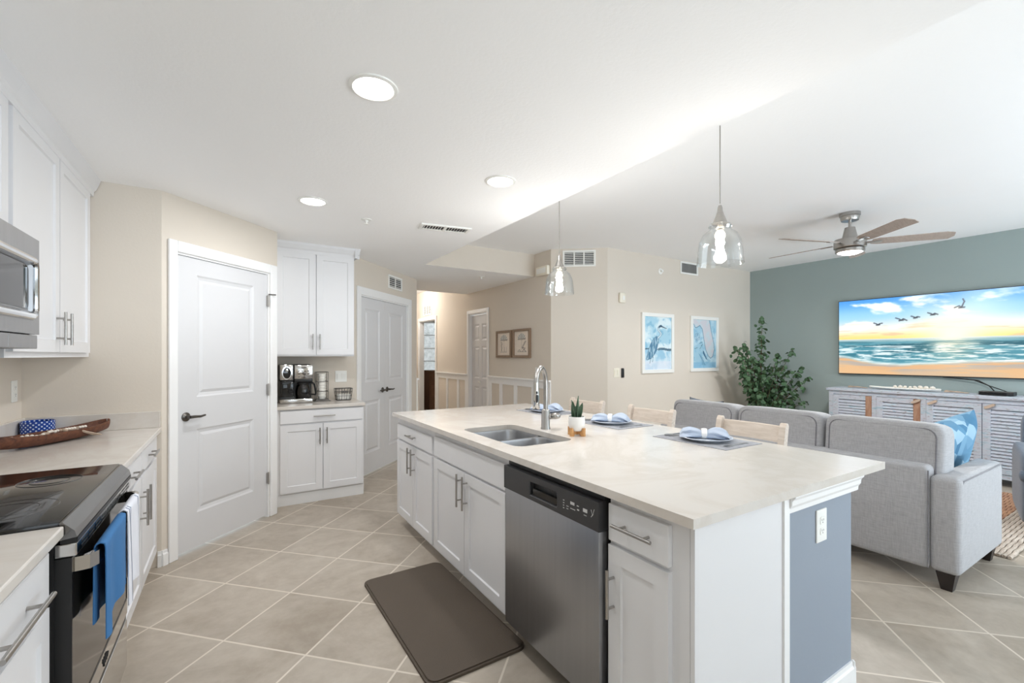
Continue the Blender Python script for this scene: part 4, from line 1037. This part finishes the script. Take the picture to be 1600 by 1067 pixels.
for k in range(5):
    a = rad(-55.8+72*k)
    pts = [(0.17, -0.045), (0.22, -0.06), (0.70, -0.072), (0.76, -0.05), (0.775, 0.02), (0.745, 0.072), (0.22, 0.06), (0.17, 0.045)]
    M = Matrix.Rotation(a, 4, 'Z') @ Matrix.Translation((0, 0, -0.29)) @ Matrix.Rotation(rad(-13), 4, 'X')
    bl = MB().prism(pts, -0.003, 0.003, 'z').xf(M).build('blade', BLADEW, t, False)
    MB().box(0.115, 0.25, -0.022, 0.022, -0.008, -0.003, 0, 0.002).xf(M).build('blade_arm', NICKEL, bl)
lamp('fan_lamp', 'AREA', (0, 0, -0.41), 28, (1.0, 0.98, 0.95), t, 0.2)
# foyer light past the lowered ceiling
t = thing('foyer_light', 'ceiling light of the foyer hidden past the lowered hall ceiling', 'ceiling light', (2.75, 8.9, ZL))
MB().lathe([(0, 0), (0.14, 0), (0.14, -0.02), (0.1, -0.05), (0, -0.06)], 28).build('diffuser', LENS, t)
lamp('foyer_lamp', 'POINT', (0, 0, -0.14), 20, (1.0, 0.95, 0.89), t, 0.08)
# ------------------------------------------------------------------ painted pictures (flat prints and the television screen)
def fbm(x, y, o=4, z=0.0):
    return 0.5+0.5*noise.fractal(Vector((x, y, z)), 1.0, 2.0, o)
def mixc(a, b, t):
    t = max(0.0, min(1.0, t)); return tuple(p+(q-p)*t for p, q in zip(a, b))
def sst(a, b, x):
    t = max(0.0, min(1.0, (x-a)/(b-a))); return t*t*(3-2*t)
def segd(p, a, b):
    px, py, ax_, ay, bx, by = *p, *a, *b
    dx_, dy_ = bx-ax_, by-ay; L2 = dx_*dx_+dy_*dy_ or 1e-9
    t = max(0, min(1, ((px-ax_)*dx_+(py-ay)*dy_)/L2)); return math.hypot(px-ax_-t*dx_, py-ay-t*dy_)
def polyd(p, pts): return min(segd(p, pts[i], pts[i+1]) for i in range(len(pts)-1))
def inside(p, poly):
    c = False; j = len(poly)-1
    for i in range(len(poly)):
        xi, yi = poly[i]; xj, yj = poly[j]
        if (yi > p[1]) != (yj > p[1]) and p[0] < (xj-xi)*(p[1]-yi)/(yj-yi)+xi: c = not c
        j = i
    return c
def painted(name, w, h, nx, ny, func, material, parent, y=0.0):
    """flat sheet facing -y, lower left at the local origin, coloured per point by func(u, v) in sRGB 0-255"""
    verts = [(w*i/nx, y, h*j/ny) for j in range(ny+1) for i in range(nx+1)]
    faces = [(j*(nx+1)+i, j*(nx+1)+i+1, (j+1)*(nx+1)+i+1, (j+1)*(nx+1)+i) for j in range(ny) for i in range(nx)]
    me = bpy.data.meshes.new(name); me.from_pydata(verts, [], faces); me.materials.append(material)
    at = me.color_attributes.new('paint', 'FLOAT_COLOR', 'POINT'); buf = []
    for j in range(ny+1):
        for i in range(nx+1):
            c = func(i/nx, j/ny); buf += [lin(max(0, min(255, k))) for k in c]+[1.0]
    at.data.foreach_set('color', buf)
    o = bpy.data.objects.new(name, me); COL.objects.link(o); o.parent = parent
    return o

BIRDS = [(0.25, 0.655, 0.045, 0.5), (0.385, 0.70, 0.055, -0.5), (0.463, 0.721, 0.04, 0.1), (0.554, 0.748, 0.045, -0.3), (0.696, 0.815, 0.06, 1.0)]
def tv(u, v):
    hz = 0.465
    if v > hz:
        k = (v-hz)/(1-hz)
        c = mixc((252, 206, 120), (232, 226, 214), sst(0.0, 0.26, k)); c = mixc(c, (146, 198, 236), sst(0.2, 0.6, k)); c = mixc(c, (70, 146, 220), sst(0.55, 1.05, k))
        cl = fbm(u*4.2+3+v*1.4, v*5.5+1.3, 5); cl2 = fbm(u*3.0, v*16+7, 4, 3.0)
        c = mixc(c, (246, 246, 246), sst(0.52, 0.74, cl)*0.9*sst(0.12, 0.4, k)*(1-0.5*sst(0.45, 0.6, u)*sst(0.7, 1, k)))
        c = mixc(c, (206, 172, 140), sst(0.55, 0.72, cl2)*0.75*(1-sst(0.25, 0.5, k)))
        d = math.hypot((u-0.655)*1.78, v-0.49)
        c = mixc(c, (255, 250, 232), 1.0*math.exp(-(d/0.2)**2)); c = mixc(c, (255, 238, 190), 0.55*math.exp(-(d/0.42)**2))
    else:
        k = v/hz
        wv = fbm(u*2.4+k*2, k*9, 5, 9.0); fm = fbm(u*9, k*26, 4, 5.0)
        c = mixc((70, 134, 150), (188, 204, 204), sst(0.86, 1.0, k)); c = mixc(c, (28, 88, 104), sst(0.42, 0.6, wv)*sst(0.4, 0.7, k)*(1-sst(0.85, 1, k)))
        c = mixc(c, (238, 244, 244), sst(0.46, 0.66, fm)*0.8*sst(0.3, 0.45, k)*(1-sst(0.78, 0.9, k)))
        shore = 0.34+0.16*(1-sst(0.0, 0.28, u))+0.05*(fbm(u*6, 2.0)-0.5)-0.06*math.sin(u*5)
        if k < shore+0.08: c = mixc(c, (232, 236, 232), 0.7*sst(shore+0.08, shore+0.02, k)*(0.5+fm))
        wet = mixc((206, 164, 122), (170, 160, 150), sst(0.42, 0.6, wv))
        c = mixc(c, wet, sst(shore+0.02, shore-0.05, k)); c = mixc(c, (214, 176, 132), sst(shore-0.1, shore-0.25, k)*0.6)
        g = math.exp(-((u-0.655)/0.12)**2)*sst(0.0, 1.0, k)
        c = mixc(c, (255, 240, 208), g*(0.35+0.5*fm))
    for bx, by, s, up in BIRDS:
        p = (u*1.78, v); B = (bx*1.78, by)
        wing = [(B[0]-s, B[1]+s*(0.55 if up < 0.9 else 0.0)), (B[0]-s*0.35, B[1]+s*0.28), B, (B[0]+s*0.4, B[1]+s*(0.3 if up < 0.9 else 1.1)), (B[0]+s*(1.0 if up < 0.9 else 0.2), B[1]+s*(0.12+up*0.5 if up < 0.9 else 1.6))]
        d = polyd(p, wing)
        if d < 0.009: c = mixc(c, (46, 50, 60), 1-d/0.012)
        d = segd(p, (B[0]-s*0.35, B[1]-s*0.1), (B[0]+s*0.4, B[1]-s*0.02))
        if d < 0.011: c = mixc(c, (52, 54, 62), 1-d/0.014)
    return c
TVW, TVH = 1.80, 1.005
t = thing('television', 'large wall-mounted television showing a beach sunrise with gulls', 'television', (7.175, 2.947, 1.112), rad(-90))
MB().box(0, TVW, 0.003, 0.045, 0, TVH, 0, 0.004).build('bezel', DARKP, t, False)
painted('screen', TVW-0.016, TVH-0.02, 300, 168, tv, SCREEN, t, 0.002).location = (0.008, 0, 0.012)

def wash(u, v, z, a, b, c):
    n1 = fbm(u*2.2, v*4.0, 5, z); n2 = fbm(u*7, v*10, 4, z+3)
    return mixc(mixc(a, b, sst(0.35, 0.65, n1)), c, sst(0.55, 0.75, n2)*0.6)
HB = [(0.44, 0.63), (0.34, 0.585), (0.22, 0.47), (0.12, 0.32), (0.07, 0.19), (0.11, 0.185), (0.24, 0.205), (0.37, 0.29), (0.45, 0.365), (0.53, 0.565), (0.52, 0.61)]
NECK = [(0.5, 0.60), (0.59, 0.645), (0.62, 0.68), (0.575, 0.715), (0.515, 0.745), (0.515, 0.79), (0.55, 0.815), (0.6, 0.828)]
def heron(u, v):
    c = wash(u, v, 1.0, (168, 208, 226), (220, 236, 242), (120, 178, 208))
    if v < 0.4: c = wash(u, v, 4.0, (156, 200, 224), (206, 228, 240), (232, 240, 246))
    if v < 0.16: c = mixc(c, (226, 230, 242), 0.6)
    if abs(v-0.385-0.01*math.sin(u*12)) < (0.022 if u > 0.5 else 0.011): c = mixc(c, (62, 96, 116), 0.85*(0.5+fbm(u*14, v*30)))
    p = (u*0.55, v*0.73)
    s = lambda q: [(a*0.55, b*0.73) for a, b in q]
    if inside((u, v), HB): c = mixc((74, 124, 156), (170, 200, 216), sst(0.35, 0.7, fbm(u*9+v*7, u*16-v*6, 3, 2.0)))
    d = polyd(p, s(HB+HB[:1]))
    if d < 0.006: c = mixc(c, (70, 112, 140), 0.6)
    d = polyd(p, s(NECK))
    if d < 0.017: c = mixc((206, 222, 230), (96, 140, 166), sst(0.006, 0.016, d))
    if segd(p, *s([(0.56, 0.822), (0.63, 0.832)])) < 0.014: c = (84, 122, 148)
    if segd(p, *s([(0.53, 0.80), (0.6, 0.838)])) < 0.007 or segd(p, *s([(0.62, 0.825), (0.82, 0.787)])) < 0.0085*(1.15-(u-0.6)*3.2): c = (40, 66, 88)
    for a, b in (((0.24, 0.22), (0.2, 0.12)), ((0.32, 0.25), (0.3, 0.14))):
        if segd(p, *s([a, b])) < 0.004: c = (70, 108, 134)
    return c
LC = [(0.0, 0.915), (0.05, 0.9), (0.12, 0.83), (0.2, 0.845), (0.3, 0.88), (0.4, 0.81), (0.45, 0.66), (0.5, 0.5), (0.56, 0.36), (0.66, 0.25), (0.76, 0.2)]
RC = [(0.7, 1.0), (0.74, 0.9), (0.79, 0.76), (0.85, 0.63), (0.91, 0.48), (0.92, 0.38), (0.85, 0.24), (0.76, 0.2)]
LAND = [(0.0, 1.0)]+LC+RC[::-1]
def coast(u, v):
    c = wash(u, v, 7.0, (162, 202, 222), (190, 218, 232), (132, 184, 212))
    if v < 0.12: c = mixc(c, (120, 176, 212), 0.5)
    if inside((u, v), LAND): c = mixc((200, 214, 222), (208, 208, 215), sst(0.4, 0.6, fbm(u*5, v*8, 3, 5.0)))
    p = (u*0.52, v*0.73); s = lambda q: [(a*0.52, b*0.73) for a, b in q]
    d = min(polyd(p, s(LC)), polyd(p, s(RC)))
    if d < 0.006: c = mixc(c, (84, 130, 160), 0.75)
    cc = (0.19*0.52, 0.64*0.73); r = math.hypot(p[0]-cc[0], p[1]-cc[1]); an = math.atan2(p[1]-cc[1], p[0]-cc[0])
    if abs(r-0.055) < 0.003 or abs(r-0.034) < 0.002 or (r < 0.06 and abs(math.sin(an*4)) < 0.1) or (r < 0.045 and abs(math.sin(an*2+0.4)) < 0.25): c = mixc(c, (70, 120, 160), 0.7)
    for q in ([(0.08, 0.4), (0.2, 0.42)], [(0.28, 0.51), (0.4, 0.54)], [(0.36, 0.46), (0.42, 0.5), (0.3, 0.4)]):
        if polyd(p, s(q)) < 0.004: c = mixc(c, (60, 100, 120), 0.8)
    fish = [(0.42, 0.36), (0.47, 0.35), (0.58, 0.22), (0.62, 0.16), (0.54, 0.2), (0.42, 0.31)]
    if inside((u, v), fish): c = (66, 116, 150)
    for k in range(5):
        q = [(0.26+0.04*k, 0.3-0.02*k), (0.36+0.035*k, 0.2-0.03*k), (0.42+0.03*k, 0.06)]
        if polyd(p, s(q)) < 0.0035: c = mixc(c, (76, 132, 168), 0.7)
    return c
def framed(name, label, loc, rotz, w, h, bw_, fmat, func, nx, ny, group=None, dep=0.03):
    t = thing(name, label, 'picture', loc, rotz, group)
    MB().box(0, w, -dep, 0, 0, bw_, 0, 0.003).box(0, w, -dep, 0, h-bw_, h, 0, 0.003).box(0, bw_, -dep, 0, bw_, h-bw_, 0, 0.003).box(w-bw_, w, -dep, 0, bw_, h-bw_, 0, 0.003).build('frame', fmat, t, False)
    painted('print', w-2*bw_, h-2*bw_, nx, ny, func, PRINT, t, -dep*0.5).location = (bw_, 0, bw_)
    return t
framed('framed_print', 'white-framed blue watercolor of a wading heron on the beige wall', (4.665, 4.24, 1.125), 0, 0.645, 0.822, 0.05, PLASTIC, heron, 84, 112)
framed('framed_print', 'white-framed blue coastal map print on the beige wall beside the plant', (5.685, 4.24, 1.13), 0, 0.66, 0.818, 0.05, PLASTIC, coast, 84, 112)
def sketch(kind):
    INK = (104, 98, 92)
    def f(u, v):
        c = mixc((234, 222, 210), (226, 214, 200), fbm(u*4, v*6))
        p = (u*0.36, v*0.34)
        L = []
        cxu, cy = 0.18, 0.235
        dx_, dz = (u*0.36-cxu), v*0.34-cy
        if 0 < dz < 0.075*math.sqrt(max(0, 1-(dx_/0.1)**2)) and abs(dx_) < 0.1:
            a = math.atan2(dz+0.06, dx_); c = mixc((150, 152, 148), (222, 218, 210), 1 if int(a*7) % 2 else 0)
        if abs(dx_) < 0.1 and abs(dz+0.006-0.006*math.cos(dx_*190)) < 0.006: c = INK
        if abs(dx_) < 0.003 and 0.06 < v*0.34 < 0.32: c = mixc(c, INK, 0.6)
        if kind == 0:
            L = [((0.1, 0.2), (0.115, 0.06)), ((0.135, 0.2), (0.12, 0.06)), ((0.1, 0.2), (0.135, 0.2)), ((0.2, 0.12), (0.2, 0.06)), ((0.25, 0.12), (0.25, 0.06)), ((0.08, 0.05), (0.26, 0.05)), ((0.105, 0.17), (0.13, 0.17))]
        else:
            L = [((0.29, 0.2), (0.2, 0.1)), ((0.27, 0.2), (0.19, 0.11)), ((0.19, 0.11), (0.27, 0.1)), ((0.27, 0.1), (0.2, 0.055)), ((0.2, 0.1), (0.29, 0.055)), ((0.08, 0.05), (0.3, 0.05)), ((0.09, 0.06), (0.13, 0.08)), ((0.13, 0.08), (0.15, 0.055))]
        if any(segd(p, a, b) < 0.0045 for a, b in L): c = mixc(c, INK, 0.85)
        return c
    return f
framed('framed_print', 'oak-framed beach umbrella sketch next to the hall door', (3.5, 6.07, 1.335), rad(-90), 0.44, 0.405, 0.035, OAKF, sketch(0), 56, 56, dep=0.035)
framed('framed_print', 'oak-framed beach umbrella and chair sketch nearer the hall corner', (3.5, 5.58, 1.335), rad(-90), 0.44, 0.41, 0.035, OAKF, sketch(1), 56, 56, dep=0.035)

# ------------------------------------------------------------------ living room
org = Vector((3.93, 1.96, 0))
t = thing('sofa', 'light grey three-seat linen sofa with its back to the island', 'sofa', org)
MB().box(3.485, 3.63, 0.965, 2.945, 0.105, 0.715, 0, 0.03, 3).box(3.55, 4.33, 0.965, 2.945, 0.105, 0.31, 0, 0.02).build('body', SOFA, t, org=org)
for ya, yb in ((0.83, 0.97), (2.94, 3.08)):
    a = MB().box(3.495, 4.365, ya, yb, 0.105, 0.665, 0, 0.035, 4).build('arm', SOFA, t, org=org)
    yo = ya+0.004 if ya < 2 else yb-0.004
    MB().tube([(3.53, yo, 0.615), (3.56, yo, 0.645), (4.32, yo, 0.648), (4.345, yo, 0.63)], 0.0045, 6).build('piping', PIPE, a, org=org)
MB().tube([(3.487, 0.968, 0.12), (3.487, 0.968, 0.69)], 0.0035, 6).build('back_seam', PIPE, t, org=org)
for i in range(3):
    yc = 1.245+0.66*i*1.0; yc = 1.2433+i*0.655
    MB().sup((4.04, yc, 0.385), (0.36, 0.322, 0.085), 0.3, 0.18, 40, 18).build('seat_cushion', SOFA, t, org=org)
    M = Matrix.Rotation(rad(5), 4, 'Y')
    c = MB().sup((3.685, yc, 0.705), (0.115, 0.322, 0.245), 0.22, 0.26, 64, 24, 0, M).build('back_cushion', SOFA, t, org=org)
    loop = [(-0.1075, y, z) for y, z in rrect(-0.285, 0.285, -0.21, 0.208, 0.055, 5)]
    mb = MB().tube(loop, 0.0045, 6, closed=True).xf(M).move((3.685, yc, 0.705)); mb.build('piping', PIPE, c, org=org)
for x, y in ((3.56, 0.9), (4.31, 0.9), (3.56, 3.01), (4.31, 3.01)):
    lg_ = MB().box(-0.046, 0.046, -0.043, 0.043, 0, 0.105)
    for v in lg_.bm.verts:
        if v.co.z < 0.01: v.co.x *= 0.58; v.co.y *= 0.58
    lg_.move((x, y, 0)).build('leg', LEGW, t, False, org=org)
def throw_pillow(label, m, loc, M, s=0.23, th=0.085):
    rows = []; n = 18
    mb = MB()
    for sgn in (1, -1):
        P = []
        for i in range(n+1):
            u = -1+2*i/n; row = []
            for j in range(n+1):
                v = -1+2*j/n
                pin = 1-0.09*(1-u*u)*abs(v)**3; pin2 = 1-0.09*(1-v*v)*abs(u)**3
                hgt = th*((1-u**4)*(1-v**4))**0.55
                row.append(Vector((u*s*pin2, sgn*hgt, v*s*pin)))
            P.append(row)
        mb.grid(P)
    mb.bm.transform(M)
    bmesh.ops.remove_doubles(mb.bm, verts=mb.bm.verts, dist=1e-4); bmesh.ops.recalc_face_normals(mb.bm, faces=mb.bm.faces)
    return tag(mb.build('throw_pillow', m, loc=loc, ang=80), label, 'pillow')
throw_pillow('blue patchwork throw pillow leaning at the near arm of the sofa', PATCH, (4.31, 1.095, 0.71), Matrix.Rotation(rad(-8), 4, 'Z') @ Matrix.Rotation(rad(14), 4, 'X') @ Matrix.Rotation(rad(-9), 4, 'Y'), 0.245)
throw_pillow('slate blue throw pillow peeking over the far end of the sofa back', CHAIRF, (3.93, 2.70, 0.72), Matrix.Rotation(rad(75), 4, 'Z') @ Matrix.Rotation(rad(-12), 4, 'X'), 0.235)

# armchair at the right edge, mostly out of the picture
org = Vector((5.68, 0.545, 0))
t = thing('armchair', 'slate blue upholstered armchair cut off at the right edge beside the sofa', 'armchair', org, rad(14))
MB().sup((0, 0, 0.31), (0.4, 0.36, 0.13), 0.3, 0.25, 36, 16).build('seat', CHAIRF, t)
MB().sup((0.36, 0, 0.56), (0.11, 0.4, 0.36), 0.35, 0.3, 36, 20, 0, Matrix.Rotation(rad(8), 4, 'Y')).build('backrest', CHAIRF, t)
for s in (-1, 1):
    MB().sup((-0.03, s*0.385, 0.34), (0.42, 0.075, 0.28), 0.3, 0.3, 36, 18).sup((-0.4, s*0.385, 0.44), (0.075, 0.085, 0.075), 1, 1, 24, 14).build('arm', CHAIRF, t)
for x in (-0.33, 0.33):
    for y in (-0.32, 0.32): MB().lathe([(0, 0), (0.018, 0), (0.026, 0.2), (0, 0.2)], 14, (x, y, 0)).build('leg', LEGW, t)

# rug
t = thing('area_rug', 'braided jute rug in rust and natural tones under the seating group', 'rug', (5.5, 1.7, 0))
x0, x1, y0, y1 = 4.42, 6.5, 0.80, 3.0
mb = MB(); random.seed(9)
n = 0
for i in range(9):
    y = y0+0.012+i*0.026
    mb.tube([(x0+0.01+(x1-x0-0.02)*k/40, y+0.003*math.sin(k*2.1+i), 0.011) for k in range(41)], 0.0125, 6, flat=0.8)
mb.build('natural_border', JUTE_OUT, t, org=(5.5, 1.7, 0))
mb = MB()
for i in range(9):
    y = y1-0.012-i*0.026
    mb.tube([(x0+0.01+(x1-x0-0.02)*k/40, y+0.003*math.sin(k*2.1+i), 0.011) for k in range(41)], 0.0125, 6, flat=0.8)
mb.build('natural_border', JUTE_OUT, t, org=(5.5, 1.7, 0))
mb = MB()
for i in range(75):
    y = y0+0.012+9*0.026+i*0.023
    if y > y1-0.012-9*0.026: break
    mb.tube([(x0+0.005+(x1-x0-0.01)*k/40, y+0.003*math.sin(k*2.3+i*1.7), 0.010) for k in range(41)], 0.0115, 6, flat=0.8)
mb.build('rust_field', JUTE_IN, t, org=(5.5, 1.7, 0))

# console under the television (faces -X: local x runs along -Y)
CW = 1.98
t = thing('media_console', 'distressed whitewashed console with louvered doors under the television', 'console', (6.80, 2.90, 0), RM)
MB().box(-0.03, CW+0.03, -0.03, 0.405, 0.905, 0.94, 0, 0.006).build('top', DIST, t, False)
mb = MB().box(0, CW, 0.02, 0.4, 0.08, 0.903)
for x in (0.0, 0.475, 0.945, CW-0.05): mb.box(x, x+0.05, -0.004, 0.02, 0.0, 0.903)
mb.box(0, CW, -0.002, 0.02, 0.08, 0.13).box(0, CW, -0.003, 0.02, 0.86, 0.903)
mb.box(0, 0.06, 0.34, 0.4, 0, 0.08).box(CW-0.06, CW, 0.34, 0.4, 0, 0.08)
mb.build('carcass', DIST, t, False)
def louver_door(xa, xb, worn):
    za, zb = 0.135, 0.855; st = 0.062
    d = MB().box(xa, xa+st, -0.012, 0.014, za, zb, 0, 0.003).box(xb-st, xb, -0.012, 0.014, za, zb, 1 if worn else 0, 0.003).box(xa+st, xb-st, -0.012, 0.014, za, za+0.06).box(xa+st, xb-st, -0.012, 0.014, zb-0.055, zb).build('door', [DIST, WORN], t, False)
    mb = MB(); n = 17
    for i in range(n):
        z = za+0.068+(zb-za-0.13)*i/n
        mb.prism([(-0.011, z), (-0.007, z-0.003), (0.012, z+0.032), (0.008, z+0.034)], xa+st, xb-st, 'x')
    mb.build('louvers', DIST, d, False)
    return d
xs = [(0.052, 0.473, True), (0.527, 0.943, True), (0.997, 1.45, False), (1.455, CW-0.052, False)]
for i, (a, b_, wn) in enumerate(xs):
    d = louver_door(a, b_, wn)
    if i: MB().prism([(-0.05, -0.011), (-0.02, -0.016), (0.03, -0.013), (0.045, 0.0), (0.03, 0.013), (-0.045, 0.012)], -0.034, -0.012, 'y').xf(Matrix.Rotation(rad(-28), 4, 'Y')).move((a+0.06 if i > 1 else b_-0.03, 0, 0.835)).build('turn_latch', DRIFT, d, False)
# things on the console
t = thing('driftwood_tray', 'long pale driftwood tray lying along the console top', 'tray', (6.98, 2.17, 0.9505), RM)
rows = []
for i in range(25):
    s = -1+2*i/24; w = 0.055*(1-abs(s)**3)**0.5+0.004
    rows.append([(s*0.34, w*q, 0.001+0.02*q*q+0.008*abs(s)**3) for q in (-1, -0.6, -0.2, 0.2, 0.6, 1)])
MB().grid(rows, 0, -0.01).build('tray', PAPER, t)
random.seed(12)
for i in range(13):
    x = -0.3+0.052*i+(0.08 if i > 3 else 0); r = random.uniform(0.016, 0.0215)
    o = MB().sup((0, 0, 0), (r*1.15, r, r*0.8), 0.9, 1, 16, 10).lathe([(0, r*0.5), (r*0.5, r*0.45), (r*0.25, r*0.85), (0, r*1.05)], 12).build('seashell', SHELL, loc=(6.98+(0.03 if i % 2 else -0.03), 2.17-x*0.5-0.08, 0.9505+0.018+r*0.85))
    o.rotation_euler = (random.uniform(-0.5, 0.5), random.uniform(-0.5, 0.5), random.uniform(0, 6))
    tag(o, 'small white seashell heaped on the pale driftwood tray', 'seashell', 'shells on the console')
for i, (x, a) in enumerate(((-0.475, 0.1), (0.475, -0.1))):
    mb = MB()
    for k in range(5): mb.tube([(-0.1, 0.01*(k-2), 0.008+0.004*k), (0.0, 0.012*(2-k), 0.016), (0.1, 0.015*(k-2), 0.008)], [0.004, 0.008, 0.003], 6)
    tag(mb.build('driftwood_sprig', DRIFT, loc=(6.98, 2.17-x, 0.94), rotz=RM+a), ['brown driftwood sprig at the left end of the pale tray', 'brown driftwood sprig at the right end of the pale tray, toward the cable box'][i], 'driftwood')
t = thing('cable_box', 'slim black cable box on the console under the television', 'cable box', (6.95, 1.365, 0.94), RM)
MB().box(-0.13, 0.13, -0.07, 0.07, 0.004, 0.042, 0, 0.004).build('body', DARKP, t, False)
MB().box(-0.12, 0.08, -0.0715, -0.069, 0.01, 0.036).build('front_panel', BLACKG, t, False)
MB().box(-0.11, -0.09, -0.05, 0.05, 0, 0.004).box(0.09, 0.11, -0.05, 0.05, 0, 0.004).build('foot', BLACK, t, False)
mb = MB().tube([(7.18, 1.86, 1.112), (7.17, 1.7, 1.10), (7.14, 1.55, 1.085), (7.08, 1.45, 1.03), (7.03, 1.40, 0.975)], 0.006, 8)
mb.tube([(7.18, 1.83, 1.11), (7.17, 1.6, 1.09), (7.13, 1.46, 1.03), (7.06, 1.33, 0.985), (7.03, 1.30, 0.97)], 0.005, 8)
tag(mb.build('cable', BLACK), 'black cables drooping from the television to the cable box', 'cable')

# eucalyptus tree in the corner behind the sofa
base = Vector((6.66, 3.74, 0))
t = thing('potted_eucalyptus', 'tall artificial eucalyptus in the corner behind the sofa', 'plant', base)
MB().lathe([(0, 0), (0.12, 0), (0.15, 0.02), (0.17, 0.3), (0.165, 0.31), (0.15, 0.3), (0.14, 0.26), (0, 0.26)], 30).build('pot', WHITEC, t)
MB().lathe([(0, 0.27), (0.1, 0.272), (0.146, 0.265)], 24).build('soil', SOIL, t)
random.seed(21)
st = MB(); lf = MB()
def leafdisc(c, nrm, r):
    nrm = nrm.normalized(); u = nrm.orthogonal().normalized(); w = nrm.cross(u)
    vs = []
    for k in range(8):
        a = k*PI/4; q = c+u*math.cos(a)*r+w*math.sin(a)*r*0.82+nrm*0.12*r*math.cos(2*a)
        vs.append(lf.bm.verts.new((min(q.x, 7.215-base.x), min(q.y, 4.225-base.y), q.z)))
    lf.bm.faces.new(vs)
# view-right direction in the corner is along (+x, -y); branches are laid out in that spread
vr = Vector((0.85, -0.527, 0)); vd = Vector((0.527, 0.85, 0))
tips = [(-0.04, -0.1, 1.93), (0.03, 0.02, 1.62), (-0.38, -0.25, 1.56), (-0.60, -0.42, 1.50), (-0.5, -0.4, 1.38), (-0.3, -0.3, 1.32), (-0.25, -0.05, 1.48), (-0.45, -0.3, 1.2), (0.2, -0.1, 1.40), (0.36, -0.2, 1.46), (0.5, -0.22, 1.2), (0.54, -0.3, 1.05), (0.34, -0.15, 1.15), (-0.3, -0.1, 1.02), (0.1, -0.3, 1.2), (0.2, 0.05, 1.0), (0.36, -0.25, 0.78), (0.46, -0.3, 0.70), (-0.12, -0.3, 1.15), (0.0, 0.1, 1.3), (0.14, -0.35, 0.9), (-0.2, -0.35, 0.85)]
for (a, dpt, z) in tips:
    tip = vr*a+vd*dpt+Vector((0, 0, z)); b0 = Vector((random.uniform(-0.03, 0.03), random.uniform(-0.03, 0.03), 0.27))
    mid = b0*0.45+tip*0.55; mid.x *= 0.62; mid.y *= 0.62; mid.z = 0.27+(z-0.27)*0.58
    cv = []
    for k in range(15):
        q = k/14; cv.append(b0*(1-q)**2+mid*2*q*(1-q)+tip*q*q)
    cv = [Vector((min(p.x, 7.2-base.x), min(p.y, 4.21-base.y), p.z)) for p in cv]
    st.tube(cv, [0.007*(1-k/14)+0.0016 for k in range(15)], 6)
    nl = 74 if z > 1.5 else 66
    for i in range(nl):
        q = 0.34+0.66*(i/nl)
        k = min(13, int(q*14)); p = cv[k].lerp(cv[k+1], q*14-k)
        off = Vector((random.gauss(0, 1), random.gauss(0, 1), random.gauss(0, 0.8))).normalized()
        sp = (0.11 if q < 0.92 else 0.035)*random.uniform(0.25, 1)
        c = p+off*sp
        if random.random() < 0.4: st.tube([p, c], 0.0012, 4)
        leafdisc(c, off+Vector((0, 0, 0.7))+Vector((random.uniform(-.6, .6),)*3), random.uniform(0.02, 0.037))
st.build('stems', TWIG, t); lf.build('foliage', LEAF, t, False, weld=False)

# bedroom dresser glimpsed through the far doorway
org = Vector((4.08, 10.35, 0))
t = thing('dresser', 'brown wooden dresser glimpsed through the far doorway under the window', 'dresser', org)
MB().box(-0.1, 0.62, -0.22, 0.22, 0.06, 0.98, 0, 0.006).build('body', DRESSW, t, False)
MB().box(-0.12, 0.64, -0.24, 0.24, 0.98, 1.005, 0, 0.004).build('top', DRESSW, t, False)
for i in range(3):
    d = MB().box(-0.07, 0.59, -0.236, -0.22, 0.1+i*0.29, 0.37+i*0.29, 0, 0.004).build('drawer', DRESSW, t, False)
    MB().sup((0.26, -0.248, 0.235+i*0.29), (0.016, 0.014, 0.016), 1, 1, 12, 8).build('knob', PEWTER, d)
for x in (-0.07, 0.59):
    for y in (-0.19, 0.19): MB().box(x-0.025, x+0.025, y-0.025, y+0.025, 0, 0.06).build('foot', DRESSW, t, False)
